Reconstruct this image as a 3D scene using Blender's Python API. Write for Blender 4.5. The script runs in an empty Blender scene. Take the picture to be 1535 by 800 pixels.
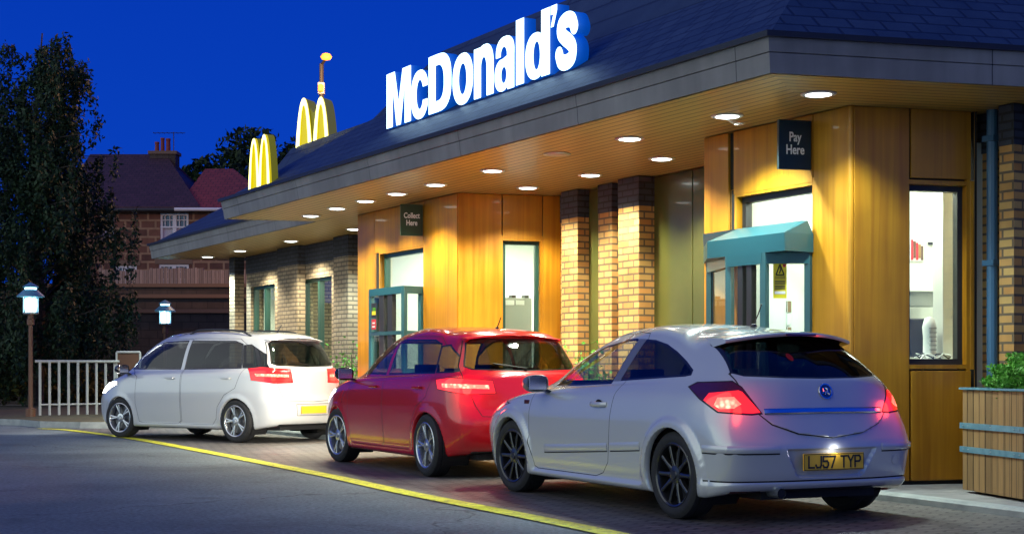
import bpy, bmesh, math, random
import numpy as np
from mathutils import Vector, Matrix
random.seed(7); rng = np.random.default_rng(7)
R = math.radians
S = bpy.context.scene
COL = S.collection

# ------------------------------------------------------------------ camera
cam = bpy.data.cameras.new('camera'); co = bpy.data.objects.new('camera', cam); COL.objects.link(co)
CAMZ, FOC, CX, HY = 1.09, 2200.0, 767.5, 552.0
co.location = (0, 0, CAMZ); co.rotation_euler = (R(90), 0, 0)
cam.sensor_width = 36.0; cam.lens = FOC / 1535 * 36.0
cam.shift_y = (HY - 400) / 1535
cam.clip_start = 0.1; cam.clip_end = 2000
S.camera = co
# ------------------------------------------------------------------ world, dusk light
W = bpy.data.worlds.new('World'); S.world = W; W.use_nodes = True
wn = W.node_tree.nodes; wl = W.node_tree.links; wn.clear()
wo = wn.new('ShaderNodeOutputWorld'); bg = wn.new('ShaderNodeBackground')
geo = wn.new('ShaderNodeNewGeometry'); sep = wn.new('ShaderNodeSeparateXYZ')
wl.new(geo.outputs['Incoming'], sep.inputs[0])
neg = wn.new('ShaderNodeMath'); neg.operation = 'MULTIPLY'; neg.inputs[1].default_value = -1
wl.new(sep.outputs['Z'], neg.inputs[0])
ramp = wn.new('ShaderNodeValToRGB'); wl.new(neg.outputs[0], ramp.inputs[0])
ramp.color_ramp.elements[0].position = 0.0; ramp.color_ramp.elements[0].color = (.0035, .062, .56, 1)
ramp.color_ramp.elements[1].position = 0.30; ramp.color_ramp.elements[1].color = (.001, .036, .43, 1)
e3 = ramp.color_ramp.elements.new(1.0); e3.color = (.002, .032, .30, 1)
# pale greenish glow added to unseen sky behind left, to light ground and cars
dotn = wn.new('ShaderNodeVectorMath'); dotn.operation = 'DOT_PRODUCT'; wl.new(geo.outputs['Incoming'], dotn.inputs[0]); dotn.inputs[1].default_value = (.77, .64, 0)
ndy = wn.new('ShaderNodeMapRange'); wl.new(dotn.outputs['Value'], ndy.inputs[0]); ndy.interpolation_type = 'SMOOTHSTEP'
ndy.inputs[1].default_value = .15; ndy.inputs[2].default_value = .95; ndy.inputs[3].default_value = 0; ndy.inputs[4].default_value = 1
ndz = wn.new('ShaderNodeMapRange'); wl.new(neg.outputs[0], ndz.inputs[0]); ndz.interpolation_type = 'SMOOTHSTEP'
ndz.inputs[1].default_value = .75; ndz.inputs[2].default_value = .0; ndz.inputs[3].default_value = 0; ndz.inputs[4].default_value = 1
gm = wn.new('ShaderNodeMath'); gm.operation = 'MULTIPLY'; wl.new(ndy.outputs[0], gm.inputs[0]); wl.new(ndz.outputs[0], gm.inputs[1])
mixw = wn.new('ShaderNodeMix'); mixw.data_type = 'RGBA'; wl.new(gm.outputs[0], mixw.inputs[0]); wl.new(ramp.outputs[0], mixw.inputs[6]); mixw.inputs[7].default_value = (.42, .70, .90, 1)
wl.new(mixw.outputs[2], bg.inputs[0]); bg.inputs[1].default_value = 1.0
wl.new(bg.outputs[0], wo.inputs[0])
sl = bpy.data.lights.new('fill_sun', 'SUN'); so = bpy.data.objects.new('fill_sun', sl); COL.objects.link(so)  # soft fill added from behind left, in place of unseen car-park lamps
sl.energy = 1.0; sl.angle = R(80); sl.color = (1.0, .98, .74)
so.rotation_euler = (R(64), 0, R(-60))
S.view_settings.view_transform = 'Standard'; S.view_settings.look = 'None'
S.view_settings.exposure = 0; S.view_settings.gamma = 1
S.cycles.use_denoising = True
S.cycles.max_bounces = 8; S.cycles.transparent_max_bounces = 12
S.cycles.sample_clamp_indirect = 4.0; S.cycles.sample_clamp_direct = 0
S.cycles.caustics_reflective = False; S.cycles.caustics_refractive = False

# ------------------------------------------------------------------ materials
def mat(name, base=(.5, .5, .5), rough=.6, metal=0.0, spec=.5, coat=0.0, emit=None, es=0.0):
    m = bpy.data.materials.new(name); m.use_nodes = True
    p = m.node_tree.nodes['Principled BSDF']
    p.inputs['Base Color'].default_value = (*base, 1); p.inputs['Roughness'].default_value = rough
    p.inputs['Metallic'].default_value = metal; p.inputs['Specular IOR Level'].default_value = spec
    p.inputs['Coat Weight'].default_value = coat; p.inputs['Coat Roughness'].default_value = .04
    if emit: p.inputs['Emission Color'].default_value = (*emit, 1); p.inputs['Emission Strength'].default_value = es
    return m
def N(m, t, **k):
    n = m.node_tree.nodes.new(t)
    for a, b in k.items(): setattr(n, a, b)
    return n
def L(m, a, b): m.node_tree.links.new(a, b)
def P(m): return m.node_tree.nodes['Principled BSDF']
def noisy(name, c1, c2, scale=8, rough=.6, bump=.0, detail=6, uv=False, bscale=None, lo=.35, hi=.65, r2=None, stretch=None, **k):
    m = mat(name, c1, rough, **k)
    tc = N(m, 'ShaderNodeTexCoord'); src = tc.outputs['UV' if uv else 'Object']
    if stretch:
        mp = N(m, 'ShaderNodeMapping'); mp.inputs['Scale'].default_value = stretch; L(m, src, mp.inputs[0]); src = mp.outputs[0]
    nz = N(m, 'ShaderNodeTexNoise'); nz.inputs['Scale'].default_value = scale; nz.inputs['Detail'].default_value = detail
    L(m, src, nz.inputs['Vector'])
    cr = N(m, 'ShaderNodeValToRGB'); cr.color_ramp.elements[0].position = lo; cr.color_ramp.elements[1].position = hi
    cr.color_ramp.elements[0].color = (*c1, 1); cr.color_ramp.elements[1].color = (*c2, 1)
    L(m, nz.outputs['Fac'], cr.inputs[0]); L(m, cr.outputs[0], P(m).inputs['Base Color'])
    if r2 is not None:
        mr = N(m, 'ShaderNodeMapRange'); L(m, nz.outputs['Fac'], mr.inputs[0]); mr.inputs[1].default_value = .3; mr.inputs[2].default_value = .7
        mr.inputs[3].default_value = rough; mr.inputs[4].default_value = r2; L(m, mr.outputs[0], P(m).inputs['Roughness'])
    if bump:
        n2 = N(m, 'ShaderNodeTexNoise'); n2.inputs['Scale'].default_value = bscale or scale * 6; n2.inputs['Detail'].default_value = 4
        L(m, src, n2.inputs['Vector'])
        b = N(m, 'ShaderNodeBump'); b.inputs['Strength'].default_value = bump; b.inputs['Distance'].default_value = .01
        L(m, n2.outputs['Fac'], b.inputs['Height']); L(m, b.outputs[0], P(m).inputs['Normal'])
    return m
def brick(name, c1, c2, mort, bw=.225, bh=.075, ms=.012, rough=.8, bump=.4, off=.5, bias=0, src='UV', accents=None, freq=2):
    m = mat(name, c1, rough)
    tc = N(m, 'ShaderNodeTexCoord')
    bt = N(m, 'ShaderNodeTexBrick'); bt.offset = off; bt.offset_frequency = freq
    bt.inputs['Color1'].default_value = (*c1, 1); bt.inputs['Color2'].default_value = (*c2, 1); bt.inputs['Mortar'].default_value = (*mort, 1)
    bt.inputs['Scale'].default_value = 1; bt.inputs['Mortar Size'].default_value = ms; bt.inputs['Mortar Smooth'].default_value = .15
    bt.inputs['Bias'].default_value = bias; bt.inputs['Brick Width'].default_value = bw; bt.inputs['Row Height'].default_value = bh
    L(m, tc.outputs[src], bt.inputs['Vector'])
    nz = N(m, 'ShaderNodeTexNoise'); nz.inputs['Scale'].default_value = 3.1; nz.inputs['Detail'].default_value = 8; L(m, tc.outputs[src], nz.inputs['Vector'])
    mx = N(m, 'ShaderNodeMix', data_type='RGBA', blend_type='MULTIPLY'); mx.inputs[0].default_value = .55
    cr = N(m, 'ShaderNodeValToRGB'); cr.color_ramp.elements[0].position = .3; cr.color_ramp.elements[0].color = (.5, .48, .46, 1)
    cr.color_ramp.elements[1].position = .7; cr.color_ramp.elements[1].color = (1.15, 1.12, 1.1, 1)
    L(m, nz.outputs['Fac'], cr.inputs[0]); L(m, bt.outputs['Color'], mx.inputs[6]); L(m, cr.outputs[0], mx.inputs[7])
    out = mx.outputs[2]
    L(m, out, P(m).inputs['Base Color'])
    b = N(m, 'ShaderNodeBump'); b.inputs['Strength'].default_value = bump; b.inputs['Distance'].default_value = .01; b.invert = True
    ad = N(m, 'ShaderNodeMath', operation='MULTIPLY_ADD'); n3 = N(m, 'ShaderNodeTexNoise'); n3.inputs['Scale'].default_value = 60
    L(m, tc.outputs[src], n3.inputs['Vector']); L(m, n3.outputs['Fac'], ad.inputs[0]); ad.inputs[1].default_value = .25
    L(m, bt.outputs['Fac'], ad.inputs[2]); L(m, ad.outputs[0], b.inputs['Height']); L(m, b.outputs[0], P(m).inputs['Normal'])
    return m
def stripes(name, c, groove, pitch=.085, gw=.012, rough=.45, axis=1, var=.25, sp=.5):
    """boards: dark grooves every `pitch` metres along one UV axis"""
    m = mat(name, c, rough, spec=sp)
    tc = N(m, 'ShaderNodeTexCoord'); se = N(m, 'ShaderNodeSeparateXYZ'); L(m, tc.outputs['UV'], se.inputs[0])
    dv = N(m, 'ShaderNodeMath', operation='DIVIDE'); L(m, se.outputs[axis], dv.inputs[0]); dv.inputs[1].default_value = pitch
    fr = N(m, 'ShaderNodeMath', operation='FRACT'); L(m, dv.outputs[0], fr.inputs[0])
    lt = N(m, 'ShaderNodeMath', operation='LESS_THAN'); L(m, fr.outputs[0], lt.inputs[0]); lt.inputs[1].default_value = gw / pitch
    fl = N(m, 'ShaderNodeMath', operation='FLOOR'); L(m, dv.outputs[0], fl.inputs[0])
    wn_ = N(m, 'ShaderNodeTexWhiteNoise', noise_dimensions='1D'); L(m, fl.outputs[0], wn_.inputs['W'])
    nz = N(m, 'ShaderNodeTexNoise'); nz.inputs['Scale'].default_value = 4; nz.inputs['Detail'].default_value = 6
    mp = N(m, 'ShaderNodeMapping'); sc = [1, 1, 1]; sc[axis] = 12; mp.inputs['Scale'].default_value = sc
    L(m, tc.outputs['UV'], mp.inputs[0]); L(m, mp.outputs[0], nz.inputs['Vector'])
    a1 = N(m, 'ShaderNodeMath', operation='MULTIPLY_ADD'); L(m, wn_.outputs['Value'], a1.inputs[0]); a1.inputs[1].default_value = var; a1.inputs[2].default_value = 1 - var
    a2 = N(m, 'ShaderNodeMath', operation='MULTIPLY_ADD'); L(m, nz.outputs['Fac'], a2.inputs[0]); a2.inputs[1].default_value = .6; a2.inputs[2].default_value = .7
    a3 = N(m, 'ShaderNodeMath', operation='MULTIPLY'); L(m, a1.outputs[0], a3.inputs[0]); L(m, a2.outputs[0], a3.inputs[1])
    sc_ = N(m, 'ShaderNodeVectorMath', operation='SCALE'); sc_.inputs[0].default_value = c; L(m, a3.outputs[0], sc_.inputs['Scale'])
    mx = N(m, 'ShaderNodeMix', data_type='RGBA'); L(m, lt.outputs[0], mx.inputs[0]); L(m, sc_.outputs[0], mx.inputs[6]); mx.inputs[7].default_value = (*groove, 1)
    L(m, mx.outputs[2], P(m).inputs['Base Color'])
    b = N(m, 'ShaderNodeBump'); b.inputs['Strength'].default_value = .6; b.inputs['Distance'].default_value = .008; b.invert = True
    L(m, lt.outputs[0], b.inputs['Height']); L(m, b.outputs[0], P(m).inputs['Normal'])
    return m
def glass(name, tint=(.9, .95, .92), refl=.9, rough=.02, ior=1.5):
    m = bpy.data.materials.new(name); m.use_nodes = True; nt = m.node_tree; nt.nodes.clear()
    o = N(m, 'ShaderNodeOutputMaterial'); t = N(m, 'ShaderNodeBsdfTransparent'); g = N(m, 'ShaderNodeBsdfGlossy')
    t.inputs[0].default_value = (*tint, 1); g.inputs['Roughness'].default_value = rough; g.inputs[0].default_value = (refl, refl, refl, 1)
    lw = N(m, 'ShaderNodeLayerWeight'); lw.inputs[0].default_value = .5; mx = N(m, 'ShaderNodeMixShader')
    pw = N(m, 'ShaderNodeMath', operation='POWER'); L(m, lw.outputs['Facing'], pw.inputs[0]); pw.inputs[1].default_value = 5
    f = N(m, 'ShaderNodeMath', operation='MULTIPLY_ADD'); L(m, pw.outputs[0], f.inputs[0]); r0 = ((ior - 1) / (ior + 1)) ** 2; f.inputs[1].default_value = 1 - r0; f.inputs[2].default_value = r0
    L(m, f.outputs[0], mx.inputs[0]); L(m, t.outputs[0], mx.inputs[1]); L(m, g.outputs[0], mx.inputs[2]); L(m, mx.outputs[0], o.inputs[0])
    return m
def wood(name, c1, c2, rough=.38, coat=.15, su=14, sv=.55):
    m = mat(name, c1, rough, coat=coat)
    tc = N(m, 'ShaderNodeTexCoord'); mp = N(m, 'ShaderNodeMapping'); mp.inputs['Scale'].default_value = (su, sv, 1); L(m, tc.outputs['UV'], mp.inputs[0])
    nz = N(m, 'ShaderNodeTexNoise'); nz.inputs['Scale'].default_value = 1.0; nz.inputs['Detail'].default_value = 9; nz.inputs['Distortion'].default_value = .6
    L(m, mp.outputs[0], nz.inputs['Vector'])
    cr = N(m, 'ShaderNodeValToRGB'); cr.color_ramp.elements[0].position = .30; cr.color_ramp.elements[1].position = .72
    cr.color_ramp.elements[0].color = (*c1, 1); cr.color_ramp.elements[1].color = (*c2, 1); L(m, nz.outputs['Fac'], cr.inputs[0])
    n2 = N(m, 'ShaderNodeTexNoise'); n2.inputs['Scale'].default_value = .9; n2.inputs['Detail'].default_value = 3; L(m, tc.outputs['UV'], n2.inputs['Vector'])
    mr = N(m, 'ShaderNodeMapRange'); L(m, n2.outputs['Fac'], mr.inputs[0]); mr.inputs[1].default_value = .3; mr.inputs[2].default_value = .7; mr.inputs[3].default_value = .62; mr.inputs[4].default_value = 1.15
    vs = N(m, 'ShaderNodeVectorMath', operation='SCALE'); L(m, cr.outputs[0], vs.inputs[0]); L(m, mr.outputs[0], vs.inputs['Scale'])
    L(m, vs.outputs[0], P(m).inputs['Base Color'])
    mr2 = N(m, 'ShaderNodeMapRange'); L(m, nz.outputs['Fac'], mr2.inputs[0]); mr2.inputs[3].default_value = rough - .08; mr2.inputs[4].default_value = rough + .14
    L(m, mr2.outputs[0], P(m).inputs['Roughness'])
    return m

M = {}
M['wood'] = wood('clad_wood', (.42, .165, .005), (.62, .285, .012))
M['planter_wood'] = stripes('planter_wood', (.34, .20, .075), (.03, .015, .008), pitch=.098, gw=.006, rough=.65, axis=0, var=.35)
M['sage'] = mat('sage_panel', (.36, .42, .30), .4)
M['green_panel'] = mat('dull_green', (.10, .15, .075), .4)
M['infill_beige'] = mat('beige_laminate', (.46, .40, .24), .45)
M['joint'] = mat('joint_black', (.012, .011, .010), .7)
M['buff_brick'] = brick('buff_brick', (.58, .38, .13), (.52, .225, .055), (.15, .11, .07), bh=.082, bias=-.15)
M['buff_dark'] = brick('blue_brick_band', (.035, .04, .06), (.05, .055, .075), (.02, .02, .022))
M['stone_brick'] = brick('pale_brick', (.42, .33, .22), (.36, .27, .17), (.13, .105, .08))
M['red_stone'] = brick('red_stone', (.095, .036, .026), (.17, .07, .045), (.30, .18, .11), bw=.62, bh=.34, ms=.045, bump=.8)
M['fascia'] = noisy('fascia_paint', (.20, .19, .18), (.27, .26, .245), 1.5, .55, bump=.05)
_m = M['fascia']; _t = N(_m, 'ShaderNodeTexCoord'); _s = N(_m, 'ShaderNodeSeparateXYZ'); L(_m, _t.outputs['UV'], _s.inputs[0])
_d = N(_m, 'ShaderNodeMath', operation='DIVIDE'); L(_m, _s.outputs[0], _d.inputs[0]); _d.inputs[1].default_value = 2.35
_f = N(_m, 'ShaderNodeMath', operation='FRACT'); L(_m, _d.outputs[0], _f.inputs[0]); _c = N(_m, 'ShaderNodeMath', operation='LESS_THAN'); L(_m, _f.outputs[0], _c.inputs[0]); _c.inputs[1].default_value = .004
_p = N(_m, 'ShaderNodeMapping'); _p.inputs['Scale'].default_value = (7, .8, 1); L(_m, _t.outputs['UV'], _p.inputs[0]); _n = N(_m, 'ShaderNodeTexNoise'); _n.inputs['Scale'].default_value = 1; _n.inputs['Detail'].default_value = 8; L(_m, _p.outputs[0], _n.inputs['Vector'])
_r = N(_m, 'ShaderNodeMapRange'); L(_m, _n.outputs['Fac'], _r.inputs[0]); _r.inputs[1].default_value = .35; _r.inputs[2].default_value = .75; _r.inputs[3].default_value = 1.03; _r.inputs[4].default_value = .80
_v = N(_m, 'ShaderNodeVectorMath', operation='SCALE'); L(_m, P(_m).inputs['Base Color'].links[0].from_socket, _v.inputs[0]); L(_m, _r.outputs[0], _v.inputs['Scale'])
_x = N(_m, 'ShaderNodeMix', data_type='RGBA'); L(_m, _c.outputs[0], _x.inputs[0]); L(_m, _v.outputs[0], _x.inputs[6]); _x.inputs[7].default_value = (.03, .03, .03, 1); L(_m, _x.outputs[2], P(_m).inputs['Base Color'])
M['gutter'] = mat('gutter_black', (.02, .02, .024), .4)
M['soffit'] = stripes('soffit_boards', (.44, .275, .075), (.03, .018, .007), pitch=.115, gw=.021, rough=.36, axis=1, var=.16, sp=.6)
M['roof'] = brick('roof_shake', (.022, .038, .070), (.034, .054, .092), (.009, .014, .026), bw=.30, bh=.19, ms=.014, rough=.5, bump=.9)
M['roof_big'] = brick('roof_slab', (.026, .043, .074), (.034, .053, .086), (.012, .02, .034), bw=2.6, bh=.36, ms=.018, rough=.5, bump=.9)
M['teal'] = mat('teal_paint', (.020, .090, .105), .32, coat=.25)
M['green_frame'] = mat('green_frame', (.02, .07, .055), .3)
M['olive_panel'] = noisy('olive_panel', (.075, .085, .022), (.11, .115, .03), 1.2, .22, coat=.2)
M['glass'] = glass('window_glass', (.93, .97, .94))
M['white_wall'] = noisy('white_wall', (.74, .77, .70), (.80, .82, .76), 1.5, .6)
M['grey_cab'] = mat('grey_cabinet', (.36, .38, .35), .5)
M['white'] = mat('white_plastic', (.78, .78, .76), .4)
M['dark'] = mat('dark_plastic', (.02, .021, .023), .45)
M['black'] = mat('black_matt', (.008, .008, .009), .8)
M['steel'] = mat('galv_steel', (.45, .48, .5), .35, metal=.9)
M['bluepipe'] = mat('blue_pipe', (.05, .14, .26), .35)
M['band'] = noisy('band_steel', (.10, .26, .34), (.17, .36, .44), 12, .45, metal=.25)
M['panel_light'] = mat('ceiling_panel', (1, 1, 1), emit=(1.0, 1.0, .90), es=5)
M['lamp'] = mat('lamp_lens', (1, 1, 1), emit=(.90, 1.0, .97), es=9)
M['lamp_off'] = mat('lamp_lens_off', (.62, .58, .48), .35)
M['sign_white'] = mat('sign_white', (1, 1, 1), emit=(.46, .74, 1.0), es=3.4)
M['sign_blue'] = mat('sign_return', (.03, .17, .62), .3, emit=(.0, .09, .55), es=.55)
M['arch_lit'] = mat('arch_face', (1, .9, .3), emit=(1.0, .93, .30), es=3.0)
M['arch_glow'] = mat('arch_inner', (.40, .36, .008), .4, emit=(.80, .62, .0), es=.75)
M['arch_side'] = mat('arch_side', (.30, .28, .010), .4, emit=(.40, .36, .01), es=.22)
M['sign_green'] = mat('sign_green', (.016, .045, .016), .4)
M['sign_dark'] = mat('sign_dark', (.006, .022, .026), .35)
M['lettering'] = mat('lettering', (.85, .88, .85), .4)
M['yellow'] = mat('notice_yellow', (.72, .62, .02), .5)
M['red'] = mat('notice_red', (.55, .03, .04), .5)
M['slate'] = brick('house_slate', (.05, .018, .03), (.07, .026, .04), (.012, .006, .01), bw=.3, bh=.22, rough=.7, bump=.8)
M['redtile'] = brick('house_tile', (.24, .035, .035), (.30, .05, .045), (.03, .006, .008), bw=.3, bh=.3, rough=.7, bump=.8)
M['sash'] = mat('sash_white', (.62, .62, .68), .5)
M['pane_dark'] = mat('dark_pane', (.05, .07, .12), .08, spec=.8)
M['curtain'] = mat('curtain', (.42, .42, .50), .8)
M['fence_wood'] = stripes('fence_wood', (.32, .24, .21), (.06, .045, .04), pitch=.15, gw=.018, rough=.8, axis=0, var=.4)
M['retain'] = brick('retaining_stone', (.05, .035, .030), (.07, .05, .042), (.03, .022, .02), bw=.5, bh=.25, bump=.8)
M['coping'] = mat('coping', (.16, .10, .07), .8)
M['pot_red'] = mat('chimney_pot', (.20, .035, .03), .7)
M['post_wood'] = mat('lamp_post_brown', (.16, .07, .035), .5)
M['lantern'] = mat('lantern_lens', (.9, 1, 1), emit=(.35, .80, 1.0), es=7)
M['sodium'] = mat('sodium_lens', (.4, .15, .03), emit=(1, .36, .035), es=1.5)
M['rail'] = mat('rail_paint', (.62, .60, .54), .5)
M['bark'] = noisy('bark', (.05, .035, .025), (.10, .08, .06), 14, .9, bump=.4)
def leafmat(name, a, b):
    m = noisy(name, a, b, 1.3, .6, lo=.3, hi=.7); P(m).inputs['Specular IOR Level'].default_value = .25
    return m
M['leaf'] = leafmat('leaf_birch', (.014, .034, .014), (.040, .072, .026))
M['leaf2'] = leafmat('leaf_far', (.012, .026, .006), (.03, .05, .012))
M['leaf_box'] = leafmat('leaf_box', (.05, .20, .02), (.12, .36, .04))
M['leaf_hedge'] = leafmat('leaf_hedge', (.06, .07, .015), (.14, .12, .02))

# ------------------------------------------------------------------ mesh helpers
class MB:
    def __init__(s): s.v = []; s.f = []; s.uv = []; s.m = []; s.mats = []
    def mi(s, m):
        if m not in s.mats: s.mats.append(m)
        return s.mats.index(m)
    def face(s, pts, uvs, m):
        b = len(s.v); s.v += [tuple(p) for p in pts]; s.f.append(tuple(range(b, b + len(pts)))); s.uv.append([tuple(u) for u in uvs]); s.m.append(s.mi(m))
    def box(s, fr, a0, a1, b0, b1, z0, z1, m, taper=0):
        """box in a wall frame: a along, b outward"""
        def q(a, b, z): return fr(a, b, z)
        c = [(a, b, z) for z in (z0, z1) for b in (b0, b1) for a in (a0, a1)]
        pv = [q(*x) for x in c]
        for ix, uvk in (((0, 1, 5, 4), 'az'), ((2, 6, 7, 3), 'az'), ((0, 4, 6, 2), 'bz'), ((1, 3, 7, 5), 'bz'), ((0, 2, 3, 1), 'ab'), ((4, 5, 7, 6), 'ab')):
            u = []
            for i in ix:
                a, b, z = c[i]; u.append({'az': (a, z), 'bz': (b, z), 'ab': (a, b)}[uvk])
            s.face([pv[i] for i in ix], u, m)
    def prism(s, pts, d, m, uv=None):
        """polygon pts (3D) extruded by vector d"""
        pts = [Vector(p) for p in pts]; d = Vector(d); n = len(pts)
        uv = uv or [(p.x, p.z) for p in pts]
        s.face(pts, uv, m); s.face([p + d for p in reversed(pts)], list(reversed(uv)), m)
        dl = d.length; run = 0
        for i in range(n):
            j = (i + 1) % n; e = (pts[j] - pts[i]).length
            s.face([pts[i], pts[i] + d, pts[j] + d, pts[j]], [(run, 0), (run, dl), (run + e, dl), (run + e, 0)], m); run += e
    def tube(s, path, r, m, seg=8, caps=True, r2=None):
        path = [Vector(p) for p in path]; n = len(path); rings = []
        for i, p in enumerate(path):
            t = (path[min(i + 1, n - 1)] - path[max(i - 1, 0)]).normalized()
            x = t.cross(Vector((0, 0, 1)));
            if x.length < .05: x = t.cross(Vector((0, 1, 0)))
            x.normalize(); y = t.cross(x).normalized()
            rr = r if r2 is None else r + (r2 - r) * i / (n - 1)
            rings.append([p + (x * math.cos(k * 2 * math.pi / seg) + y * math.sin(k * 2 * math.pi / seg)) * rr for k in range(seg)])
        for i in range(n - 1):
            for k in range(seg):
                k2 = (k + 1) % seg
                s.face([rings[i][k], rings[i][k2], rings[i + 1][k2], rings[i + 1][k]], [(k, i), (k + 1, i), (k + 1, i + 1), (k, i + 1)], m)
        if caps:
            s.face(rings[0][::-1], [(0, 0)] * seg, m); s.face(rings[-1], [(0, 0)] * seg, m)
    def lathe(s, prof, cx, cy, z0, m, seg=24, axis='z'):
        """prof list of (r,z)"""
        rings = []
        for r, z in prof: rings.append([(cx + r * math.cos(k * 2 * math.pi / seg), cy + r * math.sin(k * 2 * math.pi / seg), z0 + z) for k in range(seg)])
        for i in range(len(rings) - 1):
            for k in range(seg):
                k2 = (k + 1) % seg
                s.face([rings[i][k], rings[i][k2], rings[i + 1][k2], rings[i + 1][k]], [(k / seg, prof[i][1]), ((k + 1) / seg, prof[i][1]), ((k + 1) / seg, prof[i + 1][1]), (k / seg, prof[i + 1][1])], m)
        if prof[0][0] > 1e-6: s.face(rings[0][::-1], [(0, 0)] * seg, m)
        if prof[-1][0] > 1e-6: s.face(rings[-1], [(0, 0)] * seg, m)
    def build(s, name, parent=None, smooth=False, bevel=0, wheel=False):
        me = bpy.data.meshes.new(name); me.from_pydata(s.v, [], s.f)
        uvl = me.uv_layers.new(name='UVMap'); k = 0
        flat = [c for u in s.uv for q in u for c in q]
        uvl.data.foreach_set('uv', flat)
        for m in s.mats: me.materials.append(M[m] if isinstance(m, str) else m)
        me.polygons.foreach_set('material_index', s.m)
        bm = bmesh.new(); bm.from_mesh(me)
        bmesh.ops.remove_doubles(bm, verts=bm.verts, dist=1e-5)
        bmesh.ops.recalc_face_normals(bm, faces=bm.faces)
        if bevel:
            ed = [e for e in bm.edges if len(e.link_faces) == 2 and e.calc_face_angle(0) > .6]
            try: bmesh.ops.bevel(bm, geom=ed, offset=bevel, segments=2, profile=.5, affect='EDGES', clamp_overlap=True)
            except Exception: pass
        bm.to_mesh(me); bm.free()
        if smooth: me.polygons.foreach_set('use_smooth', [True] * len(me.polygons)); me.update()
        o = bpy.data.objects.new(name, me); COL.objects.link(o)
        if parent: o.parent = parent
        if parent and not wheel: o.matrix_parent_inverse = Matrix.Translation(-Vector(parent.location)) if not any(parent.rotation_euler) else o.matrix_parent_inverse
        return o
def tag(o, label=None, cat=None, group=None, kind=None):
    if label and o.type == 'MESH' and o.parent is None and o.location.length == 0:     # origin to the base of the thing
        vs = [v.co for v in o.data.vertices]; c = Vector([(min(v[i] for v in vs) + max(v[i] for v in vs)) / 2 for i in range(3)]); c.z = min(v.z for v in vs)
        o.data.transform(Matrix.Translation(-c)); o.location = c
    if label: o['label'] = label
    if cat: o['category'] = cat
    if group: o['group'] = group
    if kind: o['kind'] = kind
    return o
def empty(name, loc=(0, 0, 0), rz=0, label=None, cat=None, group=None, parent=None):
    o = bpy.data.objects.new(name, None); COL.objects.link(o); o.location = loc; o.rotation_euler = (0, 0, rz); o.empty_display_size = .2
    if parent: o.parent = parent
    return tag(o, label, cat, group)
def world(x, y, z): return Vector((x, y, z))
def smooth_by_angle(o, ang=40):
    me = o.data
    me.polygons.foreach_set('use_smooth', [True] * len(me.polygons))
    bm = bmesh.new(); bm.from_mesh(me)
    for e in bm.edges:
        e.smooth = not (len(e.link_faces) == 2 and e.calc_face_angle(0) > R(ang))
    bm.to_mesh(me); bm.free()
def text_mesh(txt, size, depth, offset=0.0, spacing=1.0, align='CENTER', line=1.0, xs=1.0, fid=.0):
    cu = bpy.data.curves.new('t', 'FONT'); cu.body = txt; cu.size = size; cu.extrude = depth / 2; cu.offset = offset
    cu.space_character = spacing; cu.align_x = align; cu.align_y = 'CENTER'; cu.space_line = line; cu.resolution_u = 4
    o = bpy.data.objects.new('t', cu); COL.objects.link(o)
    dg = bpy.context.evaluated_depsgraph_get(); dg.update()
    me = bpy.data.meshes.new_from_object(o.evaluated_get(dg)); bpy.data.objects.remove(o); bpy.data.curves.remove(cu)
    if xs != 1: me.transform(Matrix.Diagonal((xs, 1, 1, 1)))
    return me

# ------------------------------------------------------------------ site frames (metres; camera stands at the origin)
UX, UY = -.498, .867          # along the long facade, away from the camera
NX, NY = -.867, -.498         # out of the long facade, over the lane
VX, VY = .969, .247           # along the short return faces of the bays
C0 = (2.948, 12.778)          # near corner of the Pay bay
HS = 3.38                     # soffit height
PZ = .07                      # pavement height
def FU(a, b, z): return Vector((C0[0] + UX * a + NX * b, C0[1] + UY * a + NY * b, z))
def frV(a0, b0):
    o = FU(a0, b0, 0)
    def f(a, b, z): return Vector((o.x + VX * a + .247 * b, o.y + VY * a - .969 * b, z))
    return f
def tpx(px, n):
    """where the picture column px meets the facade line n metres out"""
    r = (px - CX) / FOC; bx, by = C0[0] + NX * n, C0[1] + NY * n
    return (bx - r * by) / (r * UY - UX)
def spx(px, a0=0, b0=0):
    r = (px - CX) / FOC; o = FU(a0, b0, 0)
    return (r * o.y - o.x) / (VX - r * VY)
def zpy(py, p): return CAMZ + (HY - py) / FOC * p.y
def gnd(px, py, z=0.0):
    d = (CAMZ - z) * FOC / (py - HY); return Vector(((px - CX) / FOC * d, d, z))
def soff(px, py, z=HS):
    d = (z - CAMZ) * FOC / (HY - py); return Vector(((px - CX) / FOC * d, d, z))

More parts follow.
